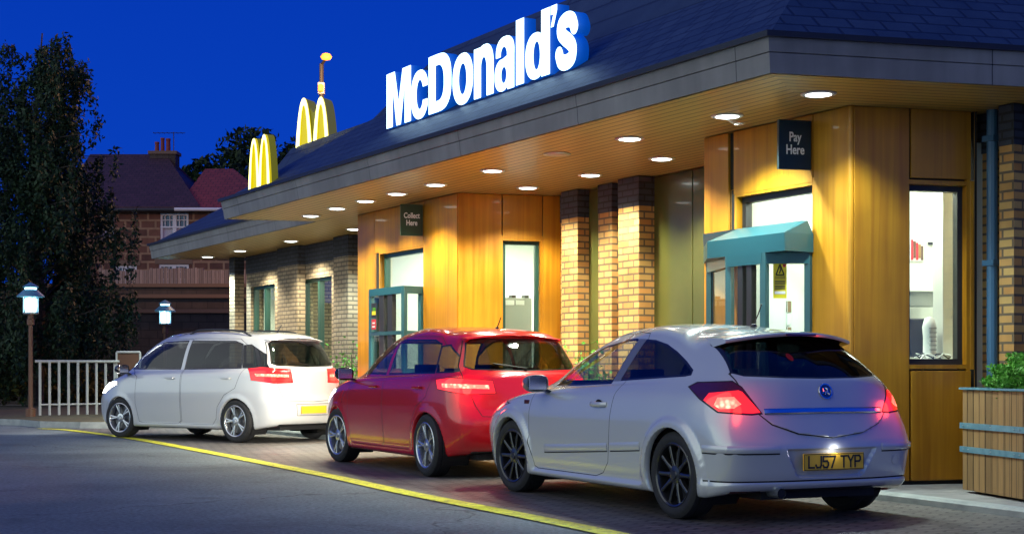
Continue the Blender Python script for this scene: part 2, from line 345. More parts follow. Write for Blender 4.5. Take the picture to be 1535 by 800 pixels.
# ------------------------------------------------------------------ ground
def sheet(name, pts, m, z, uvs=None):
    b = MB(); b.face([(p[0], p[1], z) for p in pts], [(p[0], p[1]) for p in pts], m); return tag(b.build(name), kind='structure')
def asphalt_mat():
    m = mat('asphalt', (.1, .1, .1), .75)
    tc = N(m, 'ShaderNodeTexCoord'); n1 = N(m, 'ShaderNodeTexNoise'); n1.inputs['Scale'].default_value = 26; n1.inputs['Detail'].default_value = 10; n1.inputs['Roughness'].default_value = .75
    n2 = N(m, 'ShaderNodeTexNoise'); n2.inputs['Scale'].default_value = .45; n2.inputs['Detail'].default_value = 7; n2.inputs['Roughness'].default_value = .62
    L(m, tc.outputs['Object'], n1.inputs['Vector']); L(m, tc.outputs['Object'], n2.inputs['Vector'])
    c1 = N(m, 'ShaderNodeValToRGB'); c1.color_ramp.elements[0].position = .34; c1.color_ramp.elements[1].position = .68
    c1.color_ramp.elements[0].color = (.060, .080, .090, 1); c1.color_ramp.elements[1].color = (.235, .285, .305, 1); L(m, n1.outputs['Fac'], c1.inputs[0])
    mr = N(m, 'ShaderNodeMapRange'); L(m, n2.outputs['Fac'], mr.inputs[0]); mr.inputs[1].default_value = .3; mr.inputs[2].default_value = .7; mr.inputs[3].default_value = .62; mr.inputs[4].default_value = 1.28
    vs = N(m, 'ShaderNodeVectorMath', operation='SCALE'); L(m, c1.outputs[0], vs.inputs[0]); L(m, mr.outputs[0], vs.inputs['Scale']); L(m, vs.outputs[0], P(m).inputs['Base Color'])
    vo = N(m, 'ShaderNodeTexVoronoi', feature='DISTANCE_TO_EDGE'); vo.inputs['Scale'].default_value = .22
    wv = N(m, 'ShaderNodeTexNoise'); wv.inputs['Scale'].default_value = 1.6; wv.inputs['Detail'].default_value = 6; L(m, tc.outputs['Object'], wv.inputs['Vector'])
    wa = N(m, 'ShaderNodeVectorMath', operation='ADD'); L(m, tc.outputs['Object'], wa.inputs[0]); L(m, wv.outputs['Color'], wa.inputs[1]); L(m, wa.outputs[0], vo.inputs['Vector'])
    ck = N(m, 'ShaderNodeMapRange'); L(m, vo.outputs['Distance'], ck.inputs[0]); ck.inputs[1].default_value = .0015; ck.inputs[2].default_value = .005; ck.inputs[3].default_value = .45; ck.inputs[4].default_value = 1
    oi = N(m, 'ShaderNodeTexNoise'); oi.inputs['Scale'].default_value = 1.15; oi.inputs['Detail'].default_value = 3; L(m, wa.outputs[0], oi.inputs['Vector'])
    om = N(m, 'ShaderNodeMapRange'); L(m, oi.outputs['Fac'], om.inputs[0]); om.inputs[1].default_value = .62; om.inputs[2].default_value = .74; om.inputs[3].default_value = 1; om.inputs[4].default_value = .6
    cm = N(m, 'ShaderNodeMath', operation='MULTIPLY'); L(m, ck.outputs[0], cm.inputs[0]); L(m, om.outputs[0], cm.inputs[1])
    v2 = N(m, 'ShaderNodeVectorMath', operation='SCALE'); L(m, vs.outputs[0], v2.inputs[0]); L(m, cm.outputs[0], v2.inputs['Scale']); L(m, v2.outputs[0], P(m).inputs['Base Color'])
    b = N(m, 'ShaderNodeBump'); b.inputs['Strength'].default_value = .7; b.inputs['Distance'].default_value = .012; L(m, n1.outputs['Fac'], b.inputs['Height']); L(m, b.outputs[0], P(m).inputs['Normal'])
    return m
M['asphalt'] = asphalt_mat()
M['paving'] = brick('block_paving', (.105, .10, .10), (.17, .155, .145), (.03, .03, .03), bw=.20, bh=.10, ms=.011, rough=.55, bump=.9, src='Object')
mp_ = N(M['paving'], 'ShaderNodeMapping'); mp_.inputs['Rotation'].default_value = (0, 0, R(30))
_tc = [n for n in M['paving'].node_tree.nodes if n.type == 'TEX_COORD'][0]
for lk in list(M['paving'].node_tree.links):
    if lk.from_node == _tc: L(M['paving'], mp_.outputs[0], lk.to_socket)
L(M['paving'], _tc.outputs['Object'], mp_.inputs[0])
M['line'] = noisy('yellow_line', (.52, .50, .01), (.80, .80, .03), 9, .6, bump=.3, bscale=60, lo=.3, hi=.55)
_m = M['line']; _n = N(_m, 'ShaderNodeTexNoise'); _n.inputs['Scale'].default_value = 18; _n.inputs['Detail'].default_value = 9; _n.inputs['Roughness'].default_value = .7; _t = N(_m, 'ShaderNodeTexCoord'); L(_m, _t.outputs['Object'], _n.inputs['Vector'])
_r = N(_m, 'ShaderNodeValToRGB'); _r.color_ramp.elements[0].position = .52; _r.color_ramp.elements[1].position = .64; L(_m, _n.outputs['Fac'], _r.inputs[0])
_x0 = N(_m, 'ShaderNodeMix', data_type='RGBA'); L(_m, _r.outputs[0], _x0.inputs[0]); L(_m, P(_m).inputs['Base Color'].links[0].from_socket, _x0.inputs[6]); _x0.inputs[7].default_value = (.16, .16, .10, 1); L(_m, _x0.outputs[2], P(_m).inputs['Base Color'])
M['kerb'] = noisy('kerb_concrete', (.26, .29, .28), (.36, .39, .37), 6, .7, bump=.3)
M['pave'] = noisy('pavement_slab', (.20, .19, .19), (.28, .27, .26), 5, .75, bump=.3)
M['earth'] = noisy('earth', (.05, .04, .02), (.09, .075, .03), 4, .9, bump=.5)
sheet('ground', [(-300, -60), (300, -60), (300, 700), (-300, 700)], 'asphalt', 0)
LN = [gnd(*p) for p in [(60, 642.5), (105, 645), (200, 657.5), (300, 675.5), (400, 695), (500, 715), (600, 737), (700, 757), (800, 776.5), (930, 803), (1040, 826)]]
LN += [LN[-1] + (LN[-1] - LN[-2]).normalized() * 5]
def offs(line, d):
    out = []
    for i, p in enumerate(line):
        t = (line[min(i + 1, len(line) - 1)] - line[max(i - 1, 0)]).normalized(); out.append(p + Vector((t.y, -t.x, 0)) * d)
    return out
def dense(line, k=8):
    out = []
    n = len(line)
    for i in range(n - 1):
        p0, p1, p2, p3 = line[max(i - 1, 0)], line[i], line[i + 1], line[min(i + 2, n - 1)]
        for j in range(k):
            t = j / k; out.append(.5 * ((2 * p1) + (p2 - p0) * t + (2 * p0 - 5 * p1 + 4 * p2 - p3) * t * t + (3 * p1 - p0 - 3 * p2 + p3) * t ** 3))
    return out + [line[-1]]
LD = dense(LN, 6)
b = MB()
lane_r = [FU(-9, .3, 0), FU(0, .25, 0), FU(24, .25, 0)]
pts = [p for p in LD] + lane_r
b.face([(p.x, p.y, .004) for p in pts], [(p.x, p.y) for p in pts], 'paving'); tag(b.build('lane'), kind='structure')
b = MB(); A, B_ = offs(LD, .095), offs(LD, -.095)
for i in range(len(LD) - 1): b.face([(A[i].x, A[i].y, .009), (A[i + 1].x, A[i + 1].y, .009), (B_[i + 1].x, B_[i + 1].y, .009), (B_[i].x, B_[i].y, .009)], [(0, i), (0, i + 1), (1, i + 1), (1, i)], 'line')
tag(b.build('road_marking'), kind='structure')
# pavement and kerb along the building
KL = [FU(-7, 1.0, 0), FU(-3.2, .5, 0), FU(-2.1, .385, 0), FU(-1, .27, 0), FU(.3, .18, 0), FU(2.2, .17, 0), FU(22, .17, 0), FU(23, -.6, 0), FU(23, -9, 0)]
KD = KL
KI = []
for i, p in enumerate(KD):
    t = (KD[min(i + 1, len(KD) - 1)] - KD[max(i - 1, 0)]).normalized(); KI.append(p + Vector((t.y, -t.x, 0)) * .13)
b = MB()
for i in range(len(KD) - 1):
    p, q, pi, qi = KD[i], KD[i + 1], KI[i], KI[i + 1]; e = (q - p).length; up = Vector((0, 0, PZ)); dn = Vector((0, 0, -.05)); ch = Vector((0, 0, PZ - .02))
    pc = p + (pi - p) * .15; qc = q + (qi - q) * .15
    b.face([p + dn, q + dn, q + ch, p + ch], [(0, 0), (e, 0), (e, .1), (0, .1)], 'kerb')
    b.face([p + ch, q + ch, qc + up, pc + up], [(0, .1), (e, .1), (e, .12), (0, .12)], 'kerb')
    b.face([pc + up, qc + up, qi + up, pi + up], [(0, .12), (e, .12), (e, .25), (0, .25)], 'kerb')
    b.face([pi + up, qi + up, qi + dn, pi + dn], [(0, .12), (e, .12), (e, .25), (0, .25)], 'kerb')
tag(b.build('kerb'), kind='structure')
b = MB(); pts = KI + [FU(-7, -8, 0)]
b.face([(p.x, p.y, PZ - .003) for p in pts], [(p.x, p.y) for p in pts], 'pave'); tag(b.build('pavement'), kind='structure')
# far verge island with dark kerb
front = [gnd(*p) for p in [(-200, 634), (-40, 635.5), (30, 637.5), (60, 640.5), (120, 642), (260, 641.5), (400, 641), (480, 640)]]
b = MB(); zt = .12
for i in range(len(front) - 1):
    p, q = front[i], front[i + 1]; e = (q - p).length
    b.face([p, q, q + Vector((0, .0, zt)), p + Vector((0, 0, zt))], [(0, 0), (e, 0), (e, .1), (0, .1)], 'kerb')
pts = [p + Vector((0, 0, zt)) for p in front] + [Vector((-4.5, 36, zt)), Vector((-28, 44, zt)), Vector((-33, 30, zt))]
b.face(pts, [(p.x, p.y) for p in pts], 'earth'); tag(b.build('verge'), kind='structure')

# ------------------------------------------------------------------ restaurant building
BL = empty('restaurant_building', FU(9, -4, 0), 0, 'long low restaurant with timber clad serving bays, buff brick piers and dark shingled roof', 'building')
def bp(mb, name, **k): return mb.build(name, BL, **k)
RN = -1.35                                             # recessed brick wall line
# --- brick walls
TW_END = 19.2
b = MB()
t1L, t1R = tpx(536, 0), tpx(686, 0)                    # Collect bay
t2L, t2R = tpx(1055, 0), 0.0                           # Pay bay
zb = HS - .36
win_l = [(tpx(412, RN), tpx(376, RN)), (tpx(497, RN), tpx(451, RN))]
def wall_run(mb, a0, a1, z0, z1, m='buff_brick'): mb.box(FU, a0, a1, RN - .25, RN, z0, z1, m)
tV = -.268 * 1.40                                      # where a bay's return face meets the recess
cuts = [t1L - .2] + [c for w in sorted(win_l) for c in w] + [TW_END]
zh, zs = zpy(413, FU(win_l[1][0], RN, 0)), 1.0
for i in range(0, len(cuts), 2):
    wall_run(b, cuts[i], cuts[i + 1], -.05, zb, 'stone_brick')
for w in win_l:
    wall_run(b, w[0], w[1], zh, zb, 'stone_brick'); wall_run(b, w[0], w[1], -.05, zs, 'stone_brick')
bp(b, 'brick_wall')
b = MB(); wall_run(b, t2L - .2, t1R - .3, -.05, zb - .002); bp(b, 'brick_wall')
b = MB(); wall_run(b, -.98, tV + .3, -.05, zb); b.box(frV(-.98, RN - .25), 0, 12, -.25, 0, -.05, zb, 'buff_brick'); bp(b, 'brick_wall')
b = MB(); b.box(frV(TW_END, RN - .24), 0, 9, -.25, 0, -.05, zb, 'stone_brick'); bp(b, 'brick_wall')
# dark band above the brick
b = MB()
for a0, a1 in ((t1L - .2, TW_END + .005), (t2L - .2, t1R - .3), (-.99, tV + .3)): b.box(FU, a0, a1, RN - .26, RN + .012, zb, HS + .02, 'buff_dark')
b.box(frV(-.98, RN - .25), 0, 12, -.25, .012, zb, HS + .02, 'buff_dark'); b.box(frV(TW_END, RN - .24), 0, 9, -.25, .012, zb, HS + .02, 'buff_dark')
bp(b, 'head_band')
# brick piers between the bays, at the left, and by the planter
def pier(x0, x1, dep, m='buff_brick', z1=None):
    b = MB(); a0, a1 = tpx(x1, RN + dep), tpx(x0, RN + dep); b.box(FU, a0, a1, RN + .003, RN + dep, -.05, z1 or zb, m)
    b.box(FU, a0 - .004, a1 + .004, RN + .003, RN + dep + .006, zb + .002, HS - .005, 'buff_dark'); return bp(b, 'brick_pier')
pier(842, 866, .22); pier(897, 917, .20); pier(927, 958, .30)
pier(416, 446, .16, 'stone_brick'); pier(500, 522, .2, 'stone_brick'); pier(344, 352, .2, 'stone_brick'); pier(1498, 1520, .22)
# glossy olive infill panels
b = MB(); b.box(FU, tpx(897, RN + .05), tpx(876, RN + .05), RN + .004, RN + .05, .1, HS - .01, 'olive_panel'); bp(b, 'infill_panel', bevel=.004)
b = MB(); j = tpx(1038, RN + .08)
b.box(FU, j + .008, tpx(973, RN + .08), RN + .004, RN + .08, .1, HS - .01, 'olive_panel'); b.box(FU, t2L - .15, j - .008, RN + .004, RN + .08, .1, HS - .01, 'olive_panel'); bp(b, 'infill_panel', bevel=.004)
# --- windows in the left wall
for k, w in enumerate(win_l):
    fr = MB(); a0, a1 = w; f = .06; d0, d1 = RN - .16, RN - .06
    for z0, z1 in ((zs, zs + f), (zh - f, zh)): fr.box(FU, a0, a1, d0, d1, z0, z1, 'green_frame')
    for x0, x1 in ((a0, a0 + f), (a1 - f, a1), (a0 + (a1 - a0) * .48, a0 + (a1 - a0) * .48 + .07)): fr.box(FU, x0, x1, d0 + .002, d1 + .002, zs + f, zh - f, 'green_frame')
    wo_ = bp(fr, 'window')
    g = MB(); g.box(FU, a0 + f, a1 - f, RN - .115, RN - .11, zs + f, zh - f, 'glass'); pn = g.build('pane', wo_); pn.matrix_parent_inverse = wo_.matrix_parent_inverse.copy() if False else pn.matrix_parent_inverse
    sl_ = MB(); sl_.box(FU, a0 - .05, a1 + .05, RN - .1, RN + .05, zs - .06, zs - .002, 'coping'); sl_.build('sill', wo_)
# --- bays
def panel(mb, fr, a0, a1, z0, z1, th=.03, m='wood'):
    g = .006; mb.box(fr, a0 + g, a1 - g, -th, 0, z0 + g, z1 - g, m)
def window(fr, a0, a1, z0, z1, parent=None, f=.055, dep=.10, side=True, fm='dark', name='window', wood_rev=True):
    mb = MB()
    for q0, q1 in ((z0, z0 + f), (z1 - f, z1)): mb.box(fr, a0, a1, -dep - .05, -dep + .03, q0, q1, fm)
    for x0, x1 in ((a0, a0 + f), (a1 - f, a1)): mb.box(fr, x0, x1, -dep - .048, -dep + .028, z0 + f, z1 - f, fm)
    w = bp(mb, name)
    g = MB(); g.box(fr, a0 + f - .005, a1 - f + .005, -dep - .008, -dep - .002, z0 + f - .005, z1 - f + .005, 'glass'); g.build('pane', w)
    r = MB()
    r.box(fr, a0 - .035, a0 - .001, -dep - .02, -.004, z0 - .06, z1 + .07, 'wood'); r.box(fr, a1 + .001, a1 + .035, -dep - .02, -.004, z0 - .06, z1 + .07, 'wood'); r.box(fr, a0, a1, -dep - .02, -.004, z0 - .036, z0 - .001, 'wood'); r.box(fr, a0, a1, -dep - .02, -.004, z1 + .001, z1 + .036, 'wood')
    r.build('reveal', w); return w
def gapbox(mb, fr, a0, a1, z0, z1): mb.box(fr, a0, a1, -.16, -.032, z0, z1, 'joint')
E0 = .10
# Pay bay, long face
clad = MB()
aA0, aA1 = tpx(1092, 0), t2L
aw0, aw1 = tpx(1218, 0), tpx(1099, 0)
zt_w = zpy(284, FU((aw0 + aw1) / 2, 0, 0)); zsill = 1.0
panel(clad, FU, aA0, aA1, E0, HS); panel(clad, FU, aw0 - .003, aw1, zt_w, HS); panel(clad, FU, aw0, aw1, E0, zsill - .04); panel(clad, FU, .035, aw0 - .006, E0, HS)
gapbox(clad, FU, aA0 - .003, aA1 - .02, E0, HS); gapbox(clad, FU, aw0 - .04, aw1 + .08, zt_w + .06, HS); gapbox(clad, FU, .03, aw0 - .04, E0, HS); gapbox(clad, FU, aw0, aw1, E0, zsill - .06)
clad.tube([FU(.03, -.03, E0), FU(.03, -.03, HS)], .034, 'wood', 20)
FV2 = frV(0, 0)
s1, s2, s3 = spx(1367), spx(1449), spx(1461)
zw0, zw1 = zpy(546, FV2((s1 + s2) / 2, 0, 0)), zpy(277, FV2((s1 + s2) / 2, 0, 0))
panel(clad, FV2, .03, s1 - .02, E0, HS); panel(clad, FV2, s1 - .012, s3 - .03, zw1 + .05, HS); panel(clad, FV2, s1 - .012, s3 - .03, E0, zw0 - .05); panel(clad, FV2, s2 + .03, s3, zw0 - .05, zw1 + .05)
gapbox(clad, FV2, .06, s1 - .04, E0, HS); gapbox(clad, FV2, s1 - .04, s3 - .02, zw1 + .04, HS); gapbox(clad, FV2, s1 - .04, s3 - .02, E0, zw0 - .04)
clad.box(FV2, s3 + .002, s3 + .03, -.3, -.01, E0, HS, 'joint')
# far end of the bay and its dark plinth
fl_ = frV(t2L, 0); clad.box(fl_, .01, 1.40, .0, .03, E0, HS - .002, 'wood')
clad.box(FU, .0, t2L, -.10, -.035, -.02, E0 + .02, 'joint'); clad.box(FV2, .04, s3, -.10, -.035, -.02, E0 + .02, 'joint')
bp(clad, 'timber_cladding', bevel=.003)
window(FU, aw0 + .01, aw1 - .05, zsill, zt_w - .02)
window(FV2, s1 - .03, s2, zw0, zw1, f=.05)
# Collect bay
clad = MB()
FV1 = frV(t1R, 0)
c1a = tpx(634.5, 0); c1b = tpx(568, 0); c1c = tpx(561, 0)
zt_c = zpy(374, FU((c1a + c1b) / 2, 0, 0))
panel(clad, FU, t1R + .012, c1a - .003, E0, HS); panel(clad, FU, c1a, c1c, zt_c, HS); panel(clad, FU, c1c, t1L, E0, HS); panel(clad, FU, c1a, c1b, E0, zsill - .04)
gapbox(clad, FU, t1R + .06, c1a - .04, E0, HS); gapbox(clad, FU, c1a - .04, c1c + .02, zt_c + .06, HS); gapbox(clad, FU, c1c + .0, t1L - .02, E0, HS); gapbox(clad, FU, c1a, c1b, E0, zsill - .06)
q1, q2, q3 = spx(754, t1R), spx(812, t1R), spx(841, t1R)
zc0, zc1 = .95, zpy(361, FV1((q1 + q2) / 2, 0, 0))
panel(clad, FV1, .004, q1 - .012, E0, HS); panel(clad, FV1, q1 - .008, q2 + .01, zc1 + .03, HS); panel(clad, FV1, q2 + .012, q3, E0, HS); panel(clad, FV1, q1, q2, E0, zc0 - .05)
gapbox(clad, FV1, .06, q1 - .04, E0, HS); gapbox(clad, FV1, q1 - .04, q2 + .03, zc1 + .04, HS); gapbox(clad, FV1, q2 + .04, q3 - .01, E0, HS); gapbox(clad, FV1, q1, q2, E0, zc0 - .06)
fl_ = frV(t1L, 0); clad.box(fl_, .01, 1.40, .0, .03, E0, HS - .002, 'wood')
clad.box(FU, t1R, t1L, -.10, -.035, -.02, E0 + .02, 'joint'); clad.box(FV1, .04, q3, -.10, -.035, -.02, E0 + .02, 'joint')
bp(clad, 'timber_cladding', bevel=.003)
window(FU, c1a + .01, c1b - .03, zsill, zt_c - .02, fm='green_frame')
window(FV1, q1 + .0, q2 - .02, zc0, zc1, f=.05, fm='green_frame')
# --- soffit (boards parallel to each eave, mitred at the corner)
NE, TE, TL = 1.505, -.73, 12.14
LN_, LT = .155, 20.75
def VN(n): return (NE - n) / .963                       # run along v from the front eave
def cv(n): return TE - .268 * VN(n)                     # eave corner mitre
b = MB()
def sf(pts, ax, z=HS):
    # ax 0: uv = (a, b) in facade frame ; 1: uv=(.., distance along the other eave)
    P3 = [FU(a, n, z) for a, n in pts]
    if ax == 0: uv = [(a, n) for a, n in pts]
    else:
        o = FU(TE, NE, 0); uv = [((p.x - o.x) * VX + (p.y - o.y) * VY, (p.x - o.x) * .247 - (p.y - o.y) * .969) for p in P3]
    b.face(P3, uv, 'soffit')
mit = (TE + 2.9 * .78, RN - .1)                         # mitre runs inward from the corner
sf([(TE, NE), (TL, NE), (TL - .268 * VN(LN_), LN_), (LT, LN_), (LT - .268 * (LN_ - RN + .1) / .963, RN - .1), mit], 0)
far = 9.0
sf([(TE, NE), mit, (TE - .268 * far + 1.4, NE - .963 * far - .4), (TE - .268 * far, NE - .963 * far)], 1)
bp(b, 'soffit')
# --- fascia: two boards leaning outward, black gutter on top
def fasc(mb, line, z0=HS, h=.315):
    n = len(line)
    def nrm(i):
        t = (line[min(i + 1, n - 1)] - line[max(i - 1, 0)]).normalized(); return Vector((t.y, -t.x, 0))
    dirs = [(line[i + 1] - line[i]).normalized() for i in range(n - 1)]
    outs = [Vector((-d.y, d.x, 0)) for d in dirs]
    def mv(i):
        if i == 0: return outs[0]
        if i == n - 1: return outs[-1]
        m = (outs[i - 1] + outs[i]); return m / m.dot(outs[i])
    lays = [(0, 0, .0), (0, .045, .045), (.14, .045, .06), (.145, .03, .05), (.153, .03, .05), (.158, .048, .066), (h, .048, .08)]
    run = 0
    prof = [(0, -.03), (0, .012), (h * .485, .030), (h * .49, .018), (h * .51, .018), (h * .515, .034), (h - .045, .052)]
    gut = [(h - .045, .052), (h - .045, .085), (h, .09), (h, -.10)]
    for i in range(n - 1):
        e = (line[i + 1] - line[i]).length
        for pr, m in ((prof, 'fascia'), (gut, 'gutter')):
            for k in range(len(pr) - 1):
                (za, oa), (zb_, ob) = pr[k], pr[k + 1]
                A0, A1 = line[i] + mv(i) * oa, line[i + 1] + mv(i + 1) * oa; B0, B1 = line[i] + mv(i) * ob, line[i + 1] + mv(i + 1) * ob
                mb.face([A0 + Vector((0, 0, z0 + za)), A1 + Vector((0, 0, z0 + za)), B1 + Vector((0, 0, z0 + zb_)), B0 + Vector((0, 0, z0 + zb_))], [(run, za), (run + e, za), (run + e, zb_), (run, zb_)], m)
        run += e
    return [line[i] + mv(i) * -.08 for i in range(n)]
b = MB()
def FU0(a, n): return FU(a, n, 0)
line = [FU0(TE - .268 * far, NE - .963 * far), FU0(TE, NE), FU0(TL, NE), FU0(TL - .268 * VN(LN_) * .99, LN_ + .01)]
fasc(b, line); bp(b, 'fascia')
b = MB(); line2 = [FU0(TL - .268 * VN(LN_) - .6, LN_), FU0(LT, LN_), FU0(LT - .268 * 11, LN_ - .963 * 11)]
fasc(b, line2); bp(b, 'fascia')
# --- roof: shallow shingled skirt, steeper upper slope with big slabs
ZE = HS + .315
b = MB()
def rf(pts, m, uvm=None):
    P3 = [FU(a, n, z) for a, n, z in pts]
    o = P3[0]; e = (P3[1] - P3[0]); e.z = 0; e.normalize()
    nn = (P3[1] - P3[0]).cross(P3[-1] - P3[0]).normalized(); w = nn.cross(e).normalized()
    b.face(P3, [((p - o).dot(e), (p - o).dot(w)) for p in P3], m)
n1, z1_ = .20, ZE + .734 * 1.305
n2, z2_ = -.60, 5.59
sk = 3.0
rL = 9.55
R_e = (TE - .268 * 8, NE - .963 * 8)                      # right eave end
hipr = lambda n, k: (TE + k, n)
kr1 = 1.0; kr2 = 1.9
rf([(TE, NE, ZE), (TL, NE, ZE), (rL, n1, z1_), (TE + kr1, n1, z1_)], 'roof')
rf([(TE + kr1, n1, z1_), (rL, n1, z1_), (9.0, n2, z2_), (TE + kr2, n2, z2_)], 'roof_big')
rf([(R_e[0], R_e[1], ZE), (TE, NE, ZE), (TE + kr1, n1, z1_), (R_e[0] + 1.2, R_e[1], z1_)], 'roof')
rf([(R_e[0] + 1.2, R_e[1], z1_), (TE + kr1, n1, z1_), (TE + kr2, n2, z2_), (R_e[0] + 2.3, R_e[1], z2_)], 'roof_big')
rf([(TL, NE, ZE), (TL - .38, LN_, ZE), (rL - .3, -1.2, z1_ - .02), (rL, n1, z1_)], 'roof')
rf([(rL, n1, z1_), (rL - .3, -1.2, z1_), (8.9, -1.4, z2_), (9.0, n2, z2_)], 'roof_big')
rf([(TE + kr2, n2, z2_), (9.0, n2, z2_), (8.9, -6, z2_ + .05), (R_e[0] + 2.3, R_e[1], z2_)], 'roof_big')
# left, lower-set roof
rf([(TL - 2.4, LN_, ZE), (LT, LN_, ZE), (17.75, -1.1, ZE + .92), (9.2, -1.1, ZE + .92)], 'roof')
rf([(9.2, -1.1, ZE + .92), (17.75, -1.1, ZE + .92), (17.35, -1.6, 5.37), (8.8, -1.6, 5.37)], 'roof_big')
rf([(LT, LN_, ZE), (LT - 2.2, -7.5, ZE), (16.5, -6, ZE + .92), (17.75, -1.1, ZE + .92)], 'roof')
rf([(17.75, -1.1, ZE + .92), (16.5, -6, ZE + .92), (16.2, -5.5, 5.37), (17.35, -1.6, 5.37)], 'roof_big')
rf([(8.8, -1.6, 5.37), (17.35, -1.6, 5.37), (16.2, -5.5, 5.37), (8.8, -6, 5.37)], 'roof_big')
bp(b, 'roof')
# pale drip edge along the front eave
b = MB(); b.tube([FU(TE + .2, NE + .0, ZE + .012), FU(TL - .2, NE + .0, ZE + .012)], .009, 'steel', 6); bp(b, 'drip_edge')
# downpipe
b = MB(); pa = tpx(1487.5, RN + .09); b.tube([FU(pa, RN + .09, .05), FU(pa, RN + .09, HS)], .05, 'bluepipe', 12)
for z in (.8, 2.0, 3.1): b.box(FU, pa - .065, pa + .065, RN + .004, RN + .15, z, z + .05, 'bluepipe')
bp(b, 'downpipe', smooth=False)
# --- serving hatches
def hatch(fr0, pts, z0, z1, fm, hood=None, name='serving_hatch', door=True, midrail=None):
    """pts: plan polyline (a, b) of the projecting glazed box, wall to wall"""
    P2 = [fr0(a, bb, 0) for a, bb in pts]; mb = MB(); gl = MB()
    for p in P2: mb.tube([p + Vector((0, 0, z0)), p + Vector((0, 0, z1))], .042, fm, 4)
    def rail(z, h, m=fm, w=.035):
        for i in range(len(P2) - 1):
            d = (P2[i + 1] - P2[i]).normalized(); nn = Vector((d.y, -d.x, 0)) * w
            q = [P2[i] - nn, P2[i + 1] - nn, P2[i + 1] + nn, P2[i] + nn]
            mb.prism([x + Vector((0, 0, z)) for x in q], (0, 0, h), m)
    rail(z0, .07); rail(z1 - .10, .10)
    if midrail: rail(midrail, .05)
    ho = bp(mb, name)
    for i in range(len(P2) - 1):
        d = (P2[i + 1] - P2[i]); 
        gl.face([P2[i] + Vector((0, 0, z0)), P2[i + 1] + Vector((0, 0, z0)), P2[i + 1] + Vector((0, 0, z1)), P2[i] + Vector((0, 0, z1))], [(0, 0), (1, 0), (1, 1), (0, 1)], 'glass')
    gl.build('pane', ho)
    lo = MB(); Q = P2 + [fr0(pts[-1][0], -.02, 0), fr0(pts[0][0], -.02, 0)]
    lo.prism([q + Vector((0, 0, z0 - .10)) for q in Q], (0, 0, .098), fm); lo.build('counter', ho)
    if hood:
        ho2 = MB(); zf0, zf1, zt2 = hood[1:]; hp = hood[0]
        # hp: four outer plan points (a,b): wall-left, front-left, front-right, wall-right
        o = [fr0(a, bb, 0) for a, bb in hp]; inn = [fr0(hp[0][0] - .05, .05, 0), fr0(hp[1][0] - .12, .09, 0), fr0(hp[2][0] + .10, .09, 0), fr0(hp[3][0] + .02, .05, 0)]
        up = lambda p, z: p + Vector((0, 0, z))
        for i in range(3):
            ho2.face([up(o[i], zf0), up(o[i + 1], zf0), up(o[i + 1], zf1), up(o[i], zf1)], [(0, 0), (1, 0), (1, 1), (0, 1)], fm)
            ho2.face([up(o[i], zf1), up(o[i + 1], zf1), up(inn[i + 1], zt2), up(inn[i], zt2)], [(0, 0), (1, 0), (1, 1), (0, 1)], fm)
        ho2.face([up(x, zf0) for x in reversed(o)], [(0, 0)] * 4, fm); ho2.face([up(x, zt2) for x in inn], [(0, 0)] * 4, fm)
        ho2.face([up(o[0], zf0), up(o[0], zf1), up(inn[0], zt2), up(inn[3], zt2), up(o[3], zf1), up(o[3], zf0)], [(0, 0)] * 6, fm)
        ho2.build('hood', ho)
    if door:
        dm = MB(); a, c = P2[1], P2[2]; d = (c - a)
        for f0, f1 in ((.30, .44), (.56, .70)):
            q = [a + d * f0, a + d * f1]; nn = Vector((d.y, -d.x, 0)).normalized() * .03
            dm.prism([q[0] - nn + Vector((0, 0, z0)), q[1] - nn + Vector((0, 0, z0)), q[1] + nn + Vector((0, 0, z0)), q[0] + nn + Vector((0, 0, z0))], (0, 0, z1 - z0 - .1), 'dark')
        dm.build('sliding_door', ho)
    return ho
ppL, ppF1, ppF2, ppR = tpx(1066, 0), tpx(1094, .34), tpx(1146, .34), tpx(1216, 0) + .02
zh1 = zpy(384, FU(1.2, .3, 0))
hatch(FU, [(ppL, .01), (ppF1, .34), (ppF2, .34), (ppR, .01)], 1.02, zh1, 'teal',
      hood=([(ppL + .12, .002), (tpx(1060, .36), .36), (tpx(1176, .36), .36), (tpx(1219.5, .0), .002)], zh1, zh1 + .16, zh1 + .285))
cL, cF1, cF2, cR = tpx(566, 0), tpx(557, .30), tpx(606, .30), tpx(633, 0) + .02
zc = zpy(431, FU((cF1 + cF2) / 2, .3, 0))
hatch(FU, [(cL, .01), (cF1, .30), (cF2, .30), (cR, .01)], 1.02, zc, 'teal', midrail=zpy(503, FU(cF1, .3, 0)))
# notices on hatch glass
def notice(fr, a0, a1, b_, z0, z1, name, label, m, extra):
    t = empty(name, fr((a0 + a1) / 2, b_, z0), 0, label, 'notice'); mb = MB(); mb.box(fr, a0, a1, b_, b_ + .004, z0, z1, m); mb.build('board', t)
    for (x0, x1, y0, y1, mm) in extra:
        e = MB(); e.box(fr, a0 + (a1 - a0) * x0, a0 + (a1 - a0) * x1, b_ + .005, b_ + .007, z0 + (z1 - z0) * y0, z0 + (z1 - z0) * y1, mm); e.build('printing', t)
    return t
pR0, pR1 = FU(ppF2, .34, 0), FU(ppR, .01, 0); dR = (pR1 - pR0).normalized()
def frP(a, b, z): return Vector((pR0.x + dR.x * a + dR.y * b, pR0.y + dR.y * a - dR.x * b, z))
def s_on(fr, px):
    r = (px - CX) / FOC; o, x = fr(0, 0, 0), fr(1, 0, 0); d = x - o
    return (r * o.y - o.x) / (d.x - r * d.y)
na0, na1 = s_on(frP, 1159), s_on(frP, 1179)
nz1, nz0 = zpy(394, frP(na0, 0, 0)), zpy(447, frP(na0, 0, 0))
